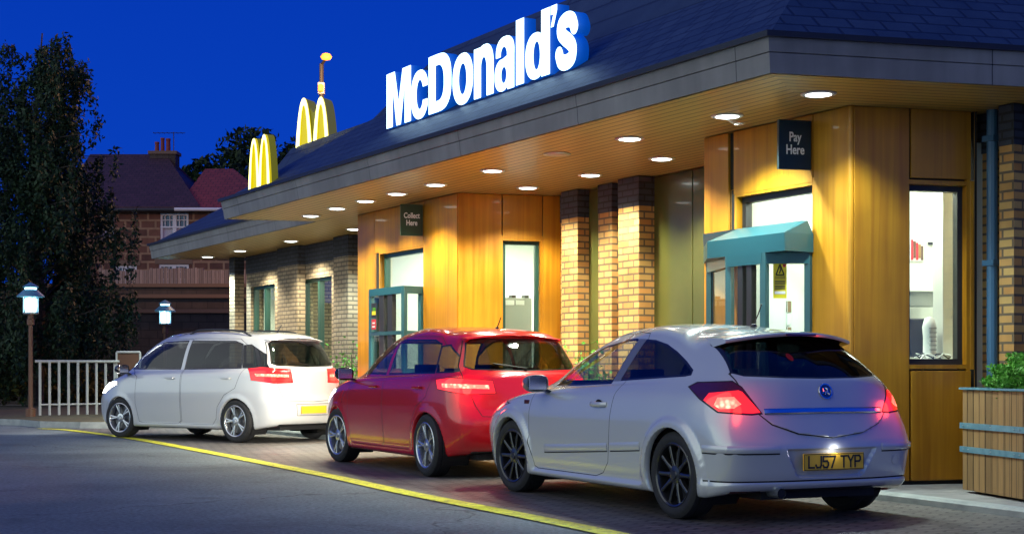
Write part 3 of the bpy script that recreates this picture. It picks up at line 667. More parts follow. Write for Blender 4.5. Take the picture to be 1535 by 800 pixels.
nt = notice(frP, na0, na1, .006, nz0, nz1, 'warning_notice', 'yellow warning notice with black triangle stuck on teal hatch glass', 'yellow',
       [(.10, .90, .12, .20, 'white')] + [(.12, .88, y, y + .022, 'dark') for y in (.26, .30, .34, .40, .44, .48, .55, .60)] + [(.72, .94, .88, .96, 'red')])
tri = MB()
def P_(u, v, e=.005): return frP(na0 + (na1 - na0) * u, .006 + e, nz0 + (nz1 - nz0) * v)
for (A1, A2) in (((.2, .66), (.8, .66)), ((.8, .66), (.5, .96)), ((.5, .96), (.2, .66))): tri.tube([P_(*A1), P_(*A2)], .006, 'dark', 4)
tri.tube([P_(.45, .70), P_(.55, .80), P_(.5, .88)], .006, 'dark', 4)
tri.build('triangle', nt)
d0 = FU(cL, .01, 0); d1 = FU(cF1, .30, 0)
f0 = lambda a, b, z: FU(cF1 - .10 - a, .345 + b, z)
notice(f0, 0, .17, 0, zpy(477, FU(cF1, .3, 0)), zpy(455, FU(cF1, .3, 0)), 'small_notice', 'small black and green notice above a red one on the glass left of Collect hatch', 'dark', [(.15, .85, .2, .45, 'yellow'), (.3, .85, .45, .7, 'leaf_box')])
notice(f0, .01, .15, 0, zpy(494, FU(cF1, .3, 0)), zpy(479, FU(cF1, .3, 0)), 'small_notice', 'small red notice below a black one on the glass left of Collect hatch', 'red', [(.2, .8, .2, .35, 'white'), (.2, .8, .55, .7, 'white')])

# --- interiors
def room(poly, z0, z1, name='interior_wall', lights=()):
    b = MB(); n = len(poly)
    for i in range(n - 1):
        p, q = FU(*poly[i], 0), FU(*poly[i + 1], 0); e = (q - p).length
        b.face([p + Vector((0, 0, z0)), q + Vector((0, 0, z0)), q + Vector((0, 0, z1)), p + Vector((0, 0, z1))], [(0, 0), (e, 0), (e, z1), (0, z1)], 'white_wall')
    b.face([FU(a, c, z0) for a, c in poly], [(0, 0)] * n, 'grey_cab'); b.face([FU(a, c, z1) for a, c in poly], [(0, 0)] * n, 'white_wall')
    bp(b, name)
    for (a, c, e) in lights:
        l = bpy.data.lights.new('room_light', 'AREA'); l.shape = 'RECTANGLE'; l.size = 1.2; l.size_y = .6; l.energy = e; l.color = (.97, 1.0, .86)
        o = bpy.data.objects.new('room_light', l); COL.objects.link(o); o.location = FU(a, c, z1 - .06); o.rotation_euler = (0, 0, math.atan2(UY, UX)); o.parent = BL; o.matrix_parent_inverse = Matrix.Translation(-BL.location)
        pb = MB(); pb.box(FU, a - .6, a + .6, c - .3, c + .3, z1 - .04, z1 - .005, 'panel_light'); bp(pb, 'ceiling_light')
vv = lambda a0, s, off: (a0 - .268 * s + .0, -.963 * s - off)
room([vv(t2L - .08, .18, 0), vv(t2L - .08, 3.1, 0), (-.268 * 3.0 + .10, -3.0), (-.268 * 1.45 + .12, -1.45), vv(.12, 1.3, 0)], .1, 3.12, lights=[(.9, -1.0, 62), (.3, -2.5, 34)])
room([vv(t1L - .08, .18, 0), vv(t1L - .08, 3.1, 0), (t1R - .268 * 3.0 + .10, -3.0), (t1R - .268 * 1.45 + .12, -1.45), vv(t1R + .12, 1.3, 0)], .1, 3.12, lights=[(t1R + 1.3, -1.1, 120), (t1R + .4, -2.3, 80)])
room([(TW_END - .3, RN - .26), (TW_END - .3, -4.4), (t1L + .1, -4.4), (t1L + .1, RN - .26)], .1, 3.0, lights=[(t1L + 1.6, -2.8, 130), (t1L + 5.5, -2.8, 70)])
# things seen through the windows
def rel(v): return v - BL.location
s_m = (s1 + s2) / 2
def inside(s, dep, z): return FV2(s, -dep, z)
def s_on(fr, px):
    r = (px - CX) / FOC; o, x = fr(0, 0, 0), fr(1, 0, 0); d = x - o
    return (r * o.y - o.x) / (d.x - r * d.y)
def at_dep(dep): return lambda a, b, z: FV2(a, -dep + b, z)
def zz_(py, fr, a): return zpy(py, fr(a, 0, 0))
g7 = at_dep(.75); sm = s_on(g7, 1389); zm0 = zz_(541, g7, sm)
mon = empty('till_screen', g7(sm, 0, zm0), math.atan2(VY, VX), 'dark till screen back on a white stand inside the Pay bay window', 'screen')
mb = MB(); ID = lambda a, b, z: Vector((a, b, z))
mb.box(ID, -.13, .17, .06, .11, .06, .44, 'dark'); o = mb.build('screen_back', mon, bevel=.015); o.matrix_parent_inverse = Matrix(); o.rotation_euler = (R(-14), 0, 0)
mb = MB(); prof = [(.0, 0), (.075, .0), (.075, .02), (.06, .06), (.058, .22), (.066, .32), (.045, .40), (.0, .42)]
mb.lathe(prof, .0, -.05, 0, 'white', 16)
o = mb.build('stand', mon, smooth=True, wheel=True)
mb = MB()
for k in range(6): mb.box(ID, -.035, .035, -.122, -.105, .10 + k * .04, .112 + k * .04, 'grey_cab')
mb.build('vents', mon, wheel=True)
mb = MB()
for k in range(5):
    mb.tube([Vector((-.16 + .05 * i, -.16 + .03 * k + .02 * math.sin(i * 1.7 + k), .012 + .06 * abs(math.sin(i * .9 + k * .7)))) for i in range(8)], .007, 'dark' if k % 2 else 'white', 6)
mb.build('cable', mon, wheel=True)
cb = MB(); cb.box(g7, sm - .5, sm + .45, -.30, .35, zm0 - .05, zm0 - .002, 'white'); cb.box(g7, sm - .48, sm + .43, -.28, .30, .1, zm0 - .052, 'grey_cab')
tag(cb.build('counter', bevel=.006), 'white topped counter under the till screen inside the Pay bay', 'counter')
g12 = at_dep(1.15); u0, u1 = s_on(g12, 1358), s_on(g12, 1413)
sh = MB(); sh.box(g12, u0, u1, -.25, .0, zz_(459, g12, u1), zz_(438, g12, u1), 'grey_cab'); sh.box(g12, u0 - .01, u1 + .01, -.25, .02, zz_(438, g12, u1) + .001, zz_(436, g12, u1), 'white')
tag(sh.build('wall_unit', bevel=.004), 'long grey wall unit above the till screen inside right window of the Pay bay', 'cabinet')
g6 = at_dep(.62); u2, u3 = s_on(g6, 1413.5), s_on(g6, 1431)
pq = MB(); pq.box(g6, u2, u3, -.18, 0, .1, 3.1, 'white_wall'); pq.lathe([(0, 0), (.012, .0), (.014, .02), (0, .03)], g6(u3 - .03, .01, 0).x, g6(u3 - .03, .01, 0).y, 1.55, 'steel', 8)
tag(pq.build('partition_post', bevel=.004), 'pale full height post behind the right window of the Pay bay', 'post')
g14 = at_dep(1.45); u4, u5 = s_on(g14, 1364), s_on(g14, 1385); zp0, zp1 = zz_(391, g14, u4), zz_(356, g14, u4)
bk = MB(); bk.box(g14, u4 - .5, s_on(g14, 1440), -.06, -.012, .1, 3.11, 'white_wall'); tag(bk.build('partition'), 'white partition wall with a poster behind the right window of the Pay bay', 'wall')
po = empty('poster', g14((u4 + u5) / 2, 0, zp0), 0, 'small orange and purple poster on white wall inside the Pay bay', 'poster')
mb = MB(); mb.box(g14, u4, u5, -.008, 0, zp0, zp1, 'white'); mb.build('sheet', po)
mb = MB()
for k, c in enumerate(('red', 'post_wood', 'red', 'planter_wood', 'coping')): mb.box(g14, u4 + .01 + k * (u5 - u4) * .18, u4 + .01 + (k + .9) * (u5 - u4) * .18, .001, .004, zp0 + .01 + .02 * (k % 2), zp1 - .02 - .015 * k, c)
mb.build('picture', po)
lb = MB(); lb.box(g14, s_on(g14, 1391), s_on(g14, 1405), 0, .006, zz_(367, g14, u5), zz_(362.5, g14, u5), 'dark'); tag(lb.build('door_label'), 'tiny black label on the white wall right of the poster', 'label')
gF = lambda a, b, z: FV1(a, -.55 + b, z)
c0_, c1_ = s_on(gF, 752), s_on(gF, 797); zc_ = zz_(446, gF, c0_)
fz = MB(); fz.box(gF, c0_, c1_, -.45, 0, .1, zc_, 'grey_cab')
for x0, x1 in ((.12, .42), (.46, .76)): fz.box(gF, c0_ + (c1_ - c0_) * x0, c0_ + (c1_ - c0_) * x1, .001, .006, zc_ - .10, zc_ - .03, 'white')
for x0 in (.35, .78): fz.box(gF, c0_ + (c1_ - c0_) * x0, c0_ + (c1_ - c0_) * (x0 + .16), -.2, -.05, zc_ + .001, zc_ + .04, 'dark')
tag(fz.build('grey_cabinet', bevel=.004), 'tall grey cabinet with two white labels inside narrow window of the Collect bay', 'cabinet')
fI = lambda dep: (lambda a, b, z: FU(a, -dep + b, z))
f15 = fI(1.55); r0, r1 = s_on(f15, 633), s_on(f15, 609); zr0, zr1 = zz_(427, f15, r0), zz_(383, f15, r0)
rk = empty('wire_rack', f15((r0 + r1) / 2, 0, .1), 0, 'steel wire shelving against a grey panel in the Collect bay', 'rack')
mb = MB(); mb.box(f15, r0 - .3, r1, -.30, -.27, .1, zr1 + .02, 'grey_cab'); mb.build('back_panel', rk)
for a_ in (r0, r1):
    mb = MB(); mb.tube([f15(a_, -.02, .1), f15(a_, -.02, zr1)], .014, 'dark', 6); mb.build('post', rk)
for z in [zr0 + (zr1 - zr0) * q / 4 for q in range(-3, 5)]:
    mb = MB()
    for k in range(4): mb.tube([f15(r0, -.02 - .07 * k, z), f15(r1, -.02 - .07 * k, z)], .007, 'dark', 4)
    mb.build('shelf', rk)
f12 = fI(1.0); d0_, d1_ = s_on(f12, 606), s_on(f12, 586)
dr = MB(); dr.box(f12, d0_, (d0_ + d1_) / 2 - .003, -.4, 0, .1, zz_(437, f12, d0_), 'infill_beige'); dr.box(f12, (d0_ + d1_) / 2 + .003, d1_, -.4, 0, .1, zz_(437, f12, d0_), 'infill_beige'); dr.box(f12, (d0_ + d1_) / 2 - .05, (d0_ + d1_) / 2 - .035, .001, .03, 1.35, 1.5, 'steel')
tag(dr.build('cupboard', bevel=.004), 'beige two door cupboard seen through the Collect hatch', 'cupboard')
gr = MB(); g0_, g1_ = s_on(f12, 626), s_on(f12, 607.5); gr.box(f12, g0_, g1_, -.35, 0, .1, zz_(438, f12, g0_), 'green_panel'); tag(gr.build('tall_unit', bevel=.006), 'dull green tall unit seen through the Collect hatch', 'cabinet')
f14 = fI(1.3); p0_, p1_ = s_on(f14, 1219), s_on(f14, 1170); 
ip = MB(); ip.box(f14, p0_ - .2, p1_, -.05, 0, .1, zz_(303, f14, p1_), 'sage'); ip.box(f14, p0_ - .2, p1_ + .03, -.055, .006, zz_(303, f14, p1_) + .001, zz_(299, f14, p1_), 'green_frame')
tag(ip.build('inner_screen', bevel=.003), 'pale sage green screen with dark top rail behind the Pay hatch', 'screen')
f9 = fI(.8); h0_, h1_ = s_on(f9, 1180), s_on(f9, 1160)
hk = MB()
for k in range(6): hk.box(f9, h0_, h1_, -.25, 0, 1.0 + .13 * k, 1.10 + .13 * k + .02, 'planter_wood' if k % 2 else 'white')
hk.box(f9, h0_ - .4, h1_ + .3, -.5, .02, .1, .995, 'grey_cab')
tag(hk.build('packing_unit', bevel=.004), 'grey counter with stacked cartons behind the Pay hatch', 'counter')
mb = MB()
mn = empty('menu_stand', FU(win_l[1][0] + .5, RN - 1.4, .1), 0, 'rack of stacked green and white cartons inside the right one of the far green windows', 'rack')
for k in range(10): mb.box(FU, win_l[1][0] + .25, win_l[1][0] + .55, RN - 1.2, RN - .9, .6 + k * .22, .72 + k * .22, 'leaf_box' if k % 2 else 'white')
mb.build('cartons', mn)
mb = MB(); mb.tube([FU(win_l[1][0] + .4, RN - 1.05, .1), FU(win_l[1][0] + .4, RN - 1.05, 2.8)], .03, 'dark', 8); mb.build('pole', mn)

# --- soffit downlights
DL = [(466, 323, 1, 'outer', 45), (505, 312, 1, 'outer', 45), (548, 301, 1, 'outer', 45), (595, 290, 1, 'outer', 50), (653, 276.5, 1, 'outer', 60), (738, 255.5, 1, 'outer', 60), (835, 230.5, 0, 'outer', 0), (944, 207.5, 1, 'outer', 70), (1090, 173.5, 1, 'outer', 75),
      (791, 281, 1, 'inner', 60), (885, 262, 1, 'inner', 60), (992, 237.5, 1, 'inner', 60), (1227, 140.5, 1, 'corner', 42),
      (311, 384.5, 1, 'far', 80), (360, 375.5, 1, 'far', 80), (436, 361, 1, 'far', 80), (531, 343, 1, 'far', 80)]
LBL = ['leftmost lit round light in the outer row of the canopy soffit', 'second lit round light from the left in the outer soffit row', 'third lit round light from the left in the outer soffit row', 'fourth lit round light from the left, just left above Collect sign',
       'fifth lit round light in the outer row, right above the Collect sign', 'sixth lit round light in the outer row, above narrow Collect bay window', 'unlit round soffit light between two lit ones in the outer row', 'lit round soffit light just right of the unlit one', 'large lit round soffit light nearest the Pay sign, with a cobweb below',
       'lit soffit light close above the right face of the Collect bay', 'lit soffit light in front of the first brick pier between the bays', 'lit soffit light above the olive panel left of the Pay bay', 'lit soffit light at the canopy corner, nearest the camera',
       'leftmost lit light under the low far eave', 'second lit light from the left under the low far eave', 'third lit light from the left under the low far eave', 'lit light at the Collect bay end of the low far eave']
for i, (px, py, on, row, en) in enumerate(DL):
    p = soff(px, py); p.z = HS
    t = empty('downlight', p, 0, LBL[i], 'ceiling light', 'round downlights in the canopy soffit')
    r = .125
    mb = MB(); mb.lathe([(r - .018, -.012), (r, -.016), (r + .022, -.010), (r + .024, -.001)], p.x, p.y, p.z, 'white' if on else 'steel', 28); mb.build('rim', t, smooth=True)
    mb = MB(); mb.lathe([(0, -.020), (r * .6, -.019), (r - .016, -.012)], p.x, p.y, p.z, 'lamp' if on else 'lamp_off', 28); mb.build('lens', t, smooth=True)
    if on:
        l = bpy.data.lights.new('beam', 'SPOT'); l.energy = en * 6.5; l.spot_size = R(126); l.spot_blend = .55; l.shadow_soft_size = .09
        l.color = (1.0, .93, .68) if i not in (8, 12, 13, 16) else (.80, 1.0, .95)
        o = bpy.data.objects.new('beam', l); COL.objects.link(o); o.parent = t; o.location = (0, 0, -.045)
# --- signs
def blade(px0, px1, py0, py1, a, name, label, txt, m, tsize):
    f = frV(a, .0)                                          # hangs out from the wall, square to the lane
    q0, q1 = spx(px0, a), spx(px1, a); pt = f((q0 + q1) / 2, 0, 0); z1, z0 = zpy(py0, pt), zpy(py1, pt)
    t = empty(name, f((q0 + q1) / 2, 0, z0), math.atan2(VY, VX), label, 'sign')
    w = q1 - q0; mb = MB(); mb.box(ID, -w / 2, w / 2, -.02, .02, 0, z1 - z0, m); o = mb.build('board', t, bevel=.004); o.matrix_parent_inverse = Matrix()
    me = text_mesh(txt, tsize, .004, offset=.0022 if tsize < .14 else .003, line=.95, xs=.72); me.materials.append(M['lettering'])
    o = bpy.data.objects.new('lettering', me); COL.objects.link(o); o.parent = t; o.location = (0, -.023, (z1 - z0) * .52); o.rotation_euler = (R(90), 0, 0)
    return t
blade(1166, 1214.5, 180.5, 254.5, tpx(1216, 0), 'hanging_sign', 'dark square sign reading Pay Here on the near timber bay', 'Pay\nHere', 'sign_dark', .120)
blade(600, 633.5, 306.5, 353.5, tpx(634.5, 0), 'hanging_sign', 'green square sign reading Collect Here on the far timber bay', 'Collect\nHere', 'sign_green', .104)

# ------------------------------------------------------------------ cars
M['silver'] = mat('silver_paint', (.58, .585, .57), .26, metal=.25, coat=1.0); P(M['silver']).inputs['Coat Roughness'].default_value = .05
M['redpaint'] = mat('red_paint', (.58, .008, .014), .24, metal=.15, coat=1.0)
M['whitepaint'] = mat('pale_paint', (.62, .63, .63), .26, metal=.1, coat=1.0)
M['gap'] = mat('panel_gap', (.006, .006, .007), .9)
M['tint'] = glass('dark_tint', (.05, .055, .06), 1.0, .01, 1.6)
M['tint2'] = glass('side_glass', (.72, .80, .80), 1.0, .01, 1.6)
M['rubber'] = noisy('tyre_rubber', (.010, .010, .011), (.018, .018, .019), 30, .75)
M['rim_black'] = mat('rim_black', (.012, .012, .013), .28, coat=.5)
M['rim_silver'] = mat('rim_silver', (.55, .56, .58), .25, metal=.9)
M['trim'] = mat('black_trim', (.012, .012, .013), .25, coat=.4)
M['chrome'] = mat('chrome', (.80, .80, .80), .20, metal=1.0)
M['lamp_red'] = mat('tail_red', (.55, .01, .012), .12, coat=1.0, emit=(1, .02, .02), es=1.5)
M['lamp_hot'] = mat('tail_hot', (1, .2, .15), .2, emit=(1, .16, .10), es=7)
_m = M['lamp_hot']; _t = N(_m, 'ShaderNodeTexCoord'); _n = N(_m, 'ShaderNodeTexVoronoi'); _n.inputs['Scale'].default_value = 26; L(_m, _t.outputs['Object'], _n.inputs['Vector'])
_r = N(_m, 'ShaderNodeMapRange'); L(_m, _n.outputs['Distance'], _r.inputs[0]); _r.inputs[1].default_value = .1; _r.inputs[2].default_value = .6; _r.inputs[3].default_value = 8; _r.inputs[4].default_value = 1.6; L(_m, _r.outputs[0], P(_m).inputs['Emission Strength'])
M['lamp_dark'] = mat('tail_smoked', (.08, .012, .016), .1, coat=1.0)
M['lamp_clear'] = mat('lamp_clear', (.55, .56, .6), .1, coat=1.0)
M['seat'] = mat('seat_cloth', (.018, .018, .020), .85)
M['plate_y'] = mat('plate_yellow', (.90, .50, .03), .45)
M['plate_ink'] = mat('plate_ink', (.012, .012, .012), .5)
M['badge_blue'] = mat('badge_blue', (.02, .05, .22), .15, coat=1)
M['head'] = mat('head_lamp', (1, 1, 1), .2, emit=(1, .97, .9), es=20)
M['disc'] = mat('brake_disc', (.25, .24, .23), .4, metal=.8)

def hermite(Pc, t, ts):
    """C1 cubic through control points Pc (n,k) at params t, sampled at ts"""
    n = len(t); m = np.zeros_like(Pc); d = (Pc[1:] - Pc[:-1]) / (t[1:] - t[:-1])[:, None]
    h = t[1:] - t[:-1]
    m[0], m[-1] = d[0], d[-1]
    for i in range(1, n - 1): m[i] = (d[i - 1] * h[i] + d[i] * h[i - 1]) / (h[i] + h[i - 1])
    # limit overshoot per component
    for i in range(n - 1):
        z = np.abs(d[i]) < 1e-9
        m[i][z] = 0; m[i + 1][z] = 0
        with np.errstate(divide='ignore', invalid='ignore'):
            a = np.where(z, 0, m[i] / d[i]); b_ = np.where(z, 0, m[i + 1] / d[i])
            lim = a * a + b_ * b_; tau = np.where(lim > 18, math.sqrt(18) / np.sqrt(np.maximum(lim, 1e-12)), 1.0)
        m[i] = np.where(lim > 18, tau * a * d[i], m[i]); m[i + 1] = np.where(lim > 18, tau * b_ * d[i], m[i + 1])
    idx = np.clip(np.searchsorted(t, ts, 'right') - 1, 0, n - 2)
    hh = h[idx]; u = ((ts - t[idx]) / hh)[:, None]; hh = hh[:, None]
    return (2 * u**3 - 3 * u**2 + 1) * Pc[idx] + (u**3 - 2 * u**2 + u) * hh * m[idx] + (-2 * u**3 + 3 * u**2) * Pc[idx + 1] + (u**3 - u**2) * hh * m[idx + 1]

def control_grid(levels):
    """levels: dicts xf xr w zf zs0 zs1 zr rf rr ; returns (levels, 14, 3)"""
    G = []
    for q in levels:
        xf, xr, w = q['xf'], q['xr'], q['w']; rf, rr = q['rf'], q['rr']; z = q
        row = [(xf, 0, q['zf']), (xf - .06 * rf, .45 * w, q['zf'] * .98 + q['zs0'] * .02), (xf - .34 * rf, .80 * w, q['zf'] * .7 + q['zs0'] * .3), (xf - rf, .965 * w, q['zs0'])]
        x3, x10 = xf - rf, xr + rr; zm = q.get('zm', 0); wt = q.get('wt', 1.0)
        for k in range(1, 7):
            f = k / 7; row.append((x3 + (x10 - x3) * f, w * (1 - .012 * (2 * f - 1) ** 2) * (1 - (1 - wt) * max(0, f - .5) * 2), q['zs0'] + (q['zs1'] - q['zs0']) * f + zm * 4 * f * (1 - f)))
        w2 = w * wt
        k10, k11, k12 = q.get('cr', (.955, .845, .50))
        row += [(x10, k10 * w2, q['zs1']), (xr + .34 * rr, k11 * w2, q['zr'] * .65 + q['zs1'] * .35), (xr + .075 * rr, k12 * w2, q['zr'] * .97 + q['zs1'] * .03), (xr, 0, q['zr'])]
        G.append(row)
    return np.array(G, float)

class CarBody:
    def __init__(s, levels, axles, R_arch, axz, nl=96, nc=200, flare=.018, fw=.085, skirt=None, rearlip=None):
        G = control_grid(levels)
        dl = np.sqrt(((G[1:] - G[:-1]) ** 2).sum(-1)).mean(1) ** .6; tl = np.concatenate([[0], np.cumsum(dl)])
        dc = np.sqrt(((G[:, 1:] - G[:, :-1]) ** 2).sum(-1)).mean(0) ** .7; tc = np.concatenate([[0], np.cumsum(dc)])
        us = np.linspace(0, tc[-1], nc); vs = np.linspace(0, tl[-1], nl)
        A = np.stack([hermite(G[i], tc, us) for i in range(len(G))])          # levels x nc x 3
        D = np.stack([hermite(A[:, j], tl, vs) for j in range(nc)], 1)         # nl x nc x 3
        # even out: binomial smoothing with mirrored ends
        for it in range(5):
            E = D.copy()
            E[:, 1:-1] = .25 * D[:, :-2] + .5 * D[:, 1:-1] + .25 * D[:, 2:]
            for c in (0, -1):
                nb = D[:, 1 if c == 0 else -2].copy(); E[:, c, 0] = .5 * D[:, c, 0] + .5 * nb[:, 0]; E[:, c, 2] = .5 * D[:, c, 2] + .5 * nb[:, 2]; E[:, c, 1] = 0
            D = E.copy()
            if it < 3:
                E[1:-1] = .25 * D[:-2] + .5 * D[1:-1] + .25 * D[2:]; E[-1, :, 1] = 0; E[-1, :, 2] = .5 * D[-1, :, 2] + .5 * D[-2, :, 2]; D = E
        D[:, 0, 1] = 0; D[:, -1, 1] = 0; D[-1, :, 1] = 0
        # wheel arch flares and sill skirt
        for ax in axles:
            r = np.sqrt((D[..., 0] - ax) ** 2 + (D[..., 2] - axz) ** 2)
            q = np.clip((R_arch + fw - r) / .02, 0, 1) ; q = q * q * (3 - 2 * q)
            D[..., 1] += np.where(D[..., 1] > .5, flare * q * np.clip((D[..., 1] - .5) / .2, 0, 1), 0)
        if skirt:
            x0, x1, zt, dp = skirt
            q = np.clip((zt - D[..., 2]) / .018, 0, 1) * np.clip((D[..., 0] - x0) / .02, 0, 1) * np.clip((x1 - D[..., 0]) / .02, 0, 1)
            D[..., 1] += np.where(D[..., 1] > .5, dp * q, 0)
        if rearlip:
            xl, zt, dp = rearlip; q = np.clip((zt - D[..., 2]) / .014, 0, 1) * np.clip((xl - D[..., 0]) / .03, 0, 1)
            ox, oy = -np.ones_like(q), 1.3 * D[..., 1]; nn = np.sqrt(ox * ox + oy * oy); D[..., 0] += ox / nn * dp * q; D[..., 1] += np.where(D[..., 1] > 1e-6, oy / nn * dp * q, 0)
        bm = bmesh.new(); V = [[bm.verts.new(D[i, j]) for j in range(nc)] for i in range(nl)]
        for i in range(nl - 1):
            for j in range(nc - 1): bm.faces.new((V[i][j], V[i][j + 1], V[i + 1][j + 1], V[i + 1][j]))
        bmesh.ops.remove_doubles(bm, verts=bm.verts, dist=2e-5)
        bmesh.ops.dissolve_degenerate(bm, edges=bm.edges, dist=1e-6)
        bm.normal_update()
        c = sum((f.normal.y for f in bm.faces if f.calc_center_median().y > .5), 0)
        if c < 0: bmesh.ops.reverse_faces(bm, faces=bm.faces)
        bm.normal_update(); s.bm = bm; s.tag = bm.faces.layers.int.new('tag'); s.names = ['body']; s.axles = axles; s.Ra = R_arch; s.axz = axz
    def tid(s, n):
        if n not in s.names: s.names.append(n)
        return s.names.index(n)
    VIEWS = {'side': (Vector((0, 1, 0)), Vector((1, 0, 0))), 'rear': (Vector((-1, 0, 0)), Vector((0, 1, 0))), 'front': (Vector((1, 0, 0)), Vector((0, 1, 0))), 'diag': (Vector((-.82, .572, 0)), Vector((.572, .82, 0))), 'fdiag': (Vector((.82, .572, 0)), Vector((.572, -.82, 0))), 'top': (Vector((0, 0, 1)), Vector((1, 0, 0)))}
    def cut(s, view, poly, name, only=None, region=None, mind=.12):
        d, e = s.VIEWS[view]; up = Vector((0, 1, 0)) if view == 'top' else Vector((0, 0, 1)); bm = s.bm
        pr = lambda p: (p.dot(e), p.dot(up))
        xs = [p[0] for p in poly]; ys = [p[1] for p in poly]; bx = (min(xs) - .03, max(xs) + .03, min(ys) - .03, max(ys) + .03)
        def ok(f):
            if f.normal.dot(d) < mind: return False
            c = f.calc_center_median()
            if region and not region(c): return False
            a, b_ = pr(c); return bx[0] < a < bx[1] and bx[2] < b_ < bx[3]
        n = len(poly)
        cand = [f for f in bm.faces if ok(f)]
        for i in range(n):
            p, q = poly[i], poly[(i + 1) % n]
            ex = (min(p[0], q[0]), max(p[0], q[0]), min(p[1], q[1]), max(p[1], q[1]))
            sub = []
            for f in cand:
                if not f.is_valid: continue
                P2 = [pr(v.co) for v in f.verts]
                if max(a for a, _ in P2) < ex[0] - .002 or min(a for a, _ in P2) > ex[1] + .002 or max(b for _, b in P2) < ex[2] - .002 or min(b for _, b in P2) > ex[3] + .002: continue
                sub.append(f)
            if not sub: continue
            P0 = e * p[0] + up * p[1]; dirv = e * (q[0] - p[0]) + up * (q[1] - p[1]); no = dirv.cross(d)
            if no.length < 1e-9: continue
            geom = list({v for f in sub for v in f.verts}) + list({x for f in sub for x in f.edges}) + sub
            bmesh.ops.bisect_plane(bm, geom=geom, dist=1e-5, plane_co=P0, plane_no=no.normalized())
            cand = [f for f in bm.faces if f.is_valid and ok(f)]
        def inside(a, b_):
            c = False; j = n - 1
            for i in range(n):
                if (poly[i][1] > b_) != (poly[j][1] > b_) and a < (poly[j][0] - poly[i][0]) * (b_ - poly[i][1]) / (poly[j][1] - poly[i][1]) + poly[i][0]: c = not c
                j = i
            return c
        t = s.tid(name); out = []
        for f in cand:
            c = f.calc_center_median()
            if inside(*pr(c)) and (only is None or s.names[f[s.tag]] in only): f[s.tag] = t; out.append(f)
        return out
    @staticmethod
    def offset(poly, d):
        n = len(poly); out = []; ar = sum(poly[i][0] * poly[(i + 1) % n][1] - poly[(i + 1) % n][0] * poly[i][1] for i in range(n)); sg = 1 if ar > 0 else -1
        for i in range(n):
            a, b_, c = (Vector(poly[i - 1]), Vector(poly[i]), Vector(poly[(i + 1) % n])); e1 = (b_ - a).normalized(); e2 = (c - b_).normalized()
            n1 = Vector((e1.y, -e1.x)) * sg; n2 = Vector((e2.y, -e2.x)) * sg; m = n1 + n2; m = m / max(.35, m.dot(n1)) if m.length > 1e-6 else n1
            out.append(tuple(b_ + m * d))
        return out
    def panel(s, view, poly, name, gap=.006, gname='gap', **k):
        s.cut(view, s.offset(poly, gap), gname, **k); return s.cut(view, poly, name, **k)
    def push(s, faces, v):
        for x in {v_ for f in faces for v_ in f.verts}: x.co += Vector(v)
    def arches(s):
        for ax in s.axles:
            poly = [(ax + s.Ra * math.cos(k * 2 * math.pi / 40), s.axz + s.Ra * math.sin(k * 2 * math.pi / 40)) for k in range(40)]
            fs = s.cut('side', poly, 'void', region=lambda c: c.y > .45, mind=-.3)
        kill = [f for f in s.bm.faces if s.names[f[s.tag]] == 'void']; bmesh.ops.delete(s.bm, geom=kill, context='FACES')
        ed = [e for e in s.bm.edges if e.is_boundary and all(v.co.y > .4 for v in e.verts) and any(abs(math.hypot(v.co.x - ax, v.co.z - s.axz) - s.Ra) < .02 for ax in s.axles for v in e.verts)]
        r = bmesh.ops.extrude_edge_only(s.bm, edges=ed); t = s.tid('lip')
        for g in r['geom']:
            if isinstance(g, bmesh.types.BMVert): g.co.y -= .05
            elif isinstance(g, bmesh.types.BMFace): g[s.tag] = t
    def finish(s, root, matmap, centre, sided, partof=None):
        """centre: {part: [(tag, material)]} merged over both halves; sided: {part: [(tag, material)]} one object per side"""
        s.bm.normal_update(); s.bm.verts.index_update()
        nor = {}
        for v in s.bm.verts:
            nn = v.normal.copy()
            if abs(v.co.y) < 1e-4: nn.y = 0
            nor[v.index] = nn.normalized() if nn.length > 1e-6 else Vector((0, 0, 1))
        s.bm.faces.ensure_lookup_table(); objs = {}
        def mk(name, tags, sides):
            vs, fs, ms, ns, mats, key = [], [], [], [], [], {}
            for sgn in sides:
                for f in s.bm.faces:
                    tn = s.names[f[s.tag]]
                    for (tg, mm) in tags:
                        if tn == tg: break
                    else: continue
                    ix = []
                    for v in f.verts:
                        kk = (v.index, sgn if abs(v.co.y) > 1e-4 else 0)
                        if kk not in key:
                            key[kk] = len(vs); vs.append((v.co.x, v.co.y * sgn, v.co.z)); nn = nor[v.index]; ns.append((nn.x, nn.y * sgn, nn.z))
                        ix.append(key[kk])
                    if sgn < 0: ix.reverse()
                    if mm not in mats: mats.append(mm)
                    fs.append(ix); ms.append(mats.index(mm))
            if not fs: return None
            me = bpy.data.meshes.new(name); me.from_pydata(vs, [], fs)
            for mm in mats: me.materials.append(M[mm])
            me.polygons.foreach_set('material_index', ms); me.polygons.foreach_set('use_smooth', [True] * len(fs))
            me.normals_split_custom_set_from_vertices(ns); me.update()
            o = bpy.data.objects.new(name, me); COL.objects.link(o); o.parent = root; return o
        for nme, tg in centre.items(): objs[nme] = mk(nme, tg, (1, -1))
        for nme, tg in sided.items(): objs[nme] = [mk(nme, tg, (1,)), mk(nme, tg, (-1,))]
        for nme, up_ in (partof or {}).items():
            a = objs.get(nme); b_ = objs.get(up_)
            for i, x in enumerate(a if isinstance(a, list) else [a]):
                y = b_[i] if isinstance(b_, list) else b_
                if x and y: x.parent = y
        from mathutils.bvhtree import BVHTree
        s.bvh = BVHTree.FromBMesh(s.bm); return objs
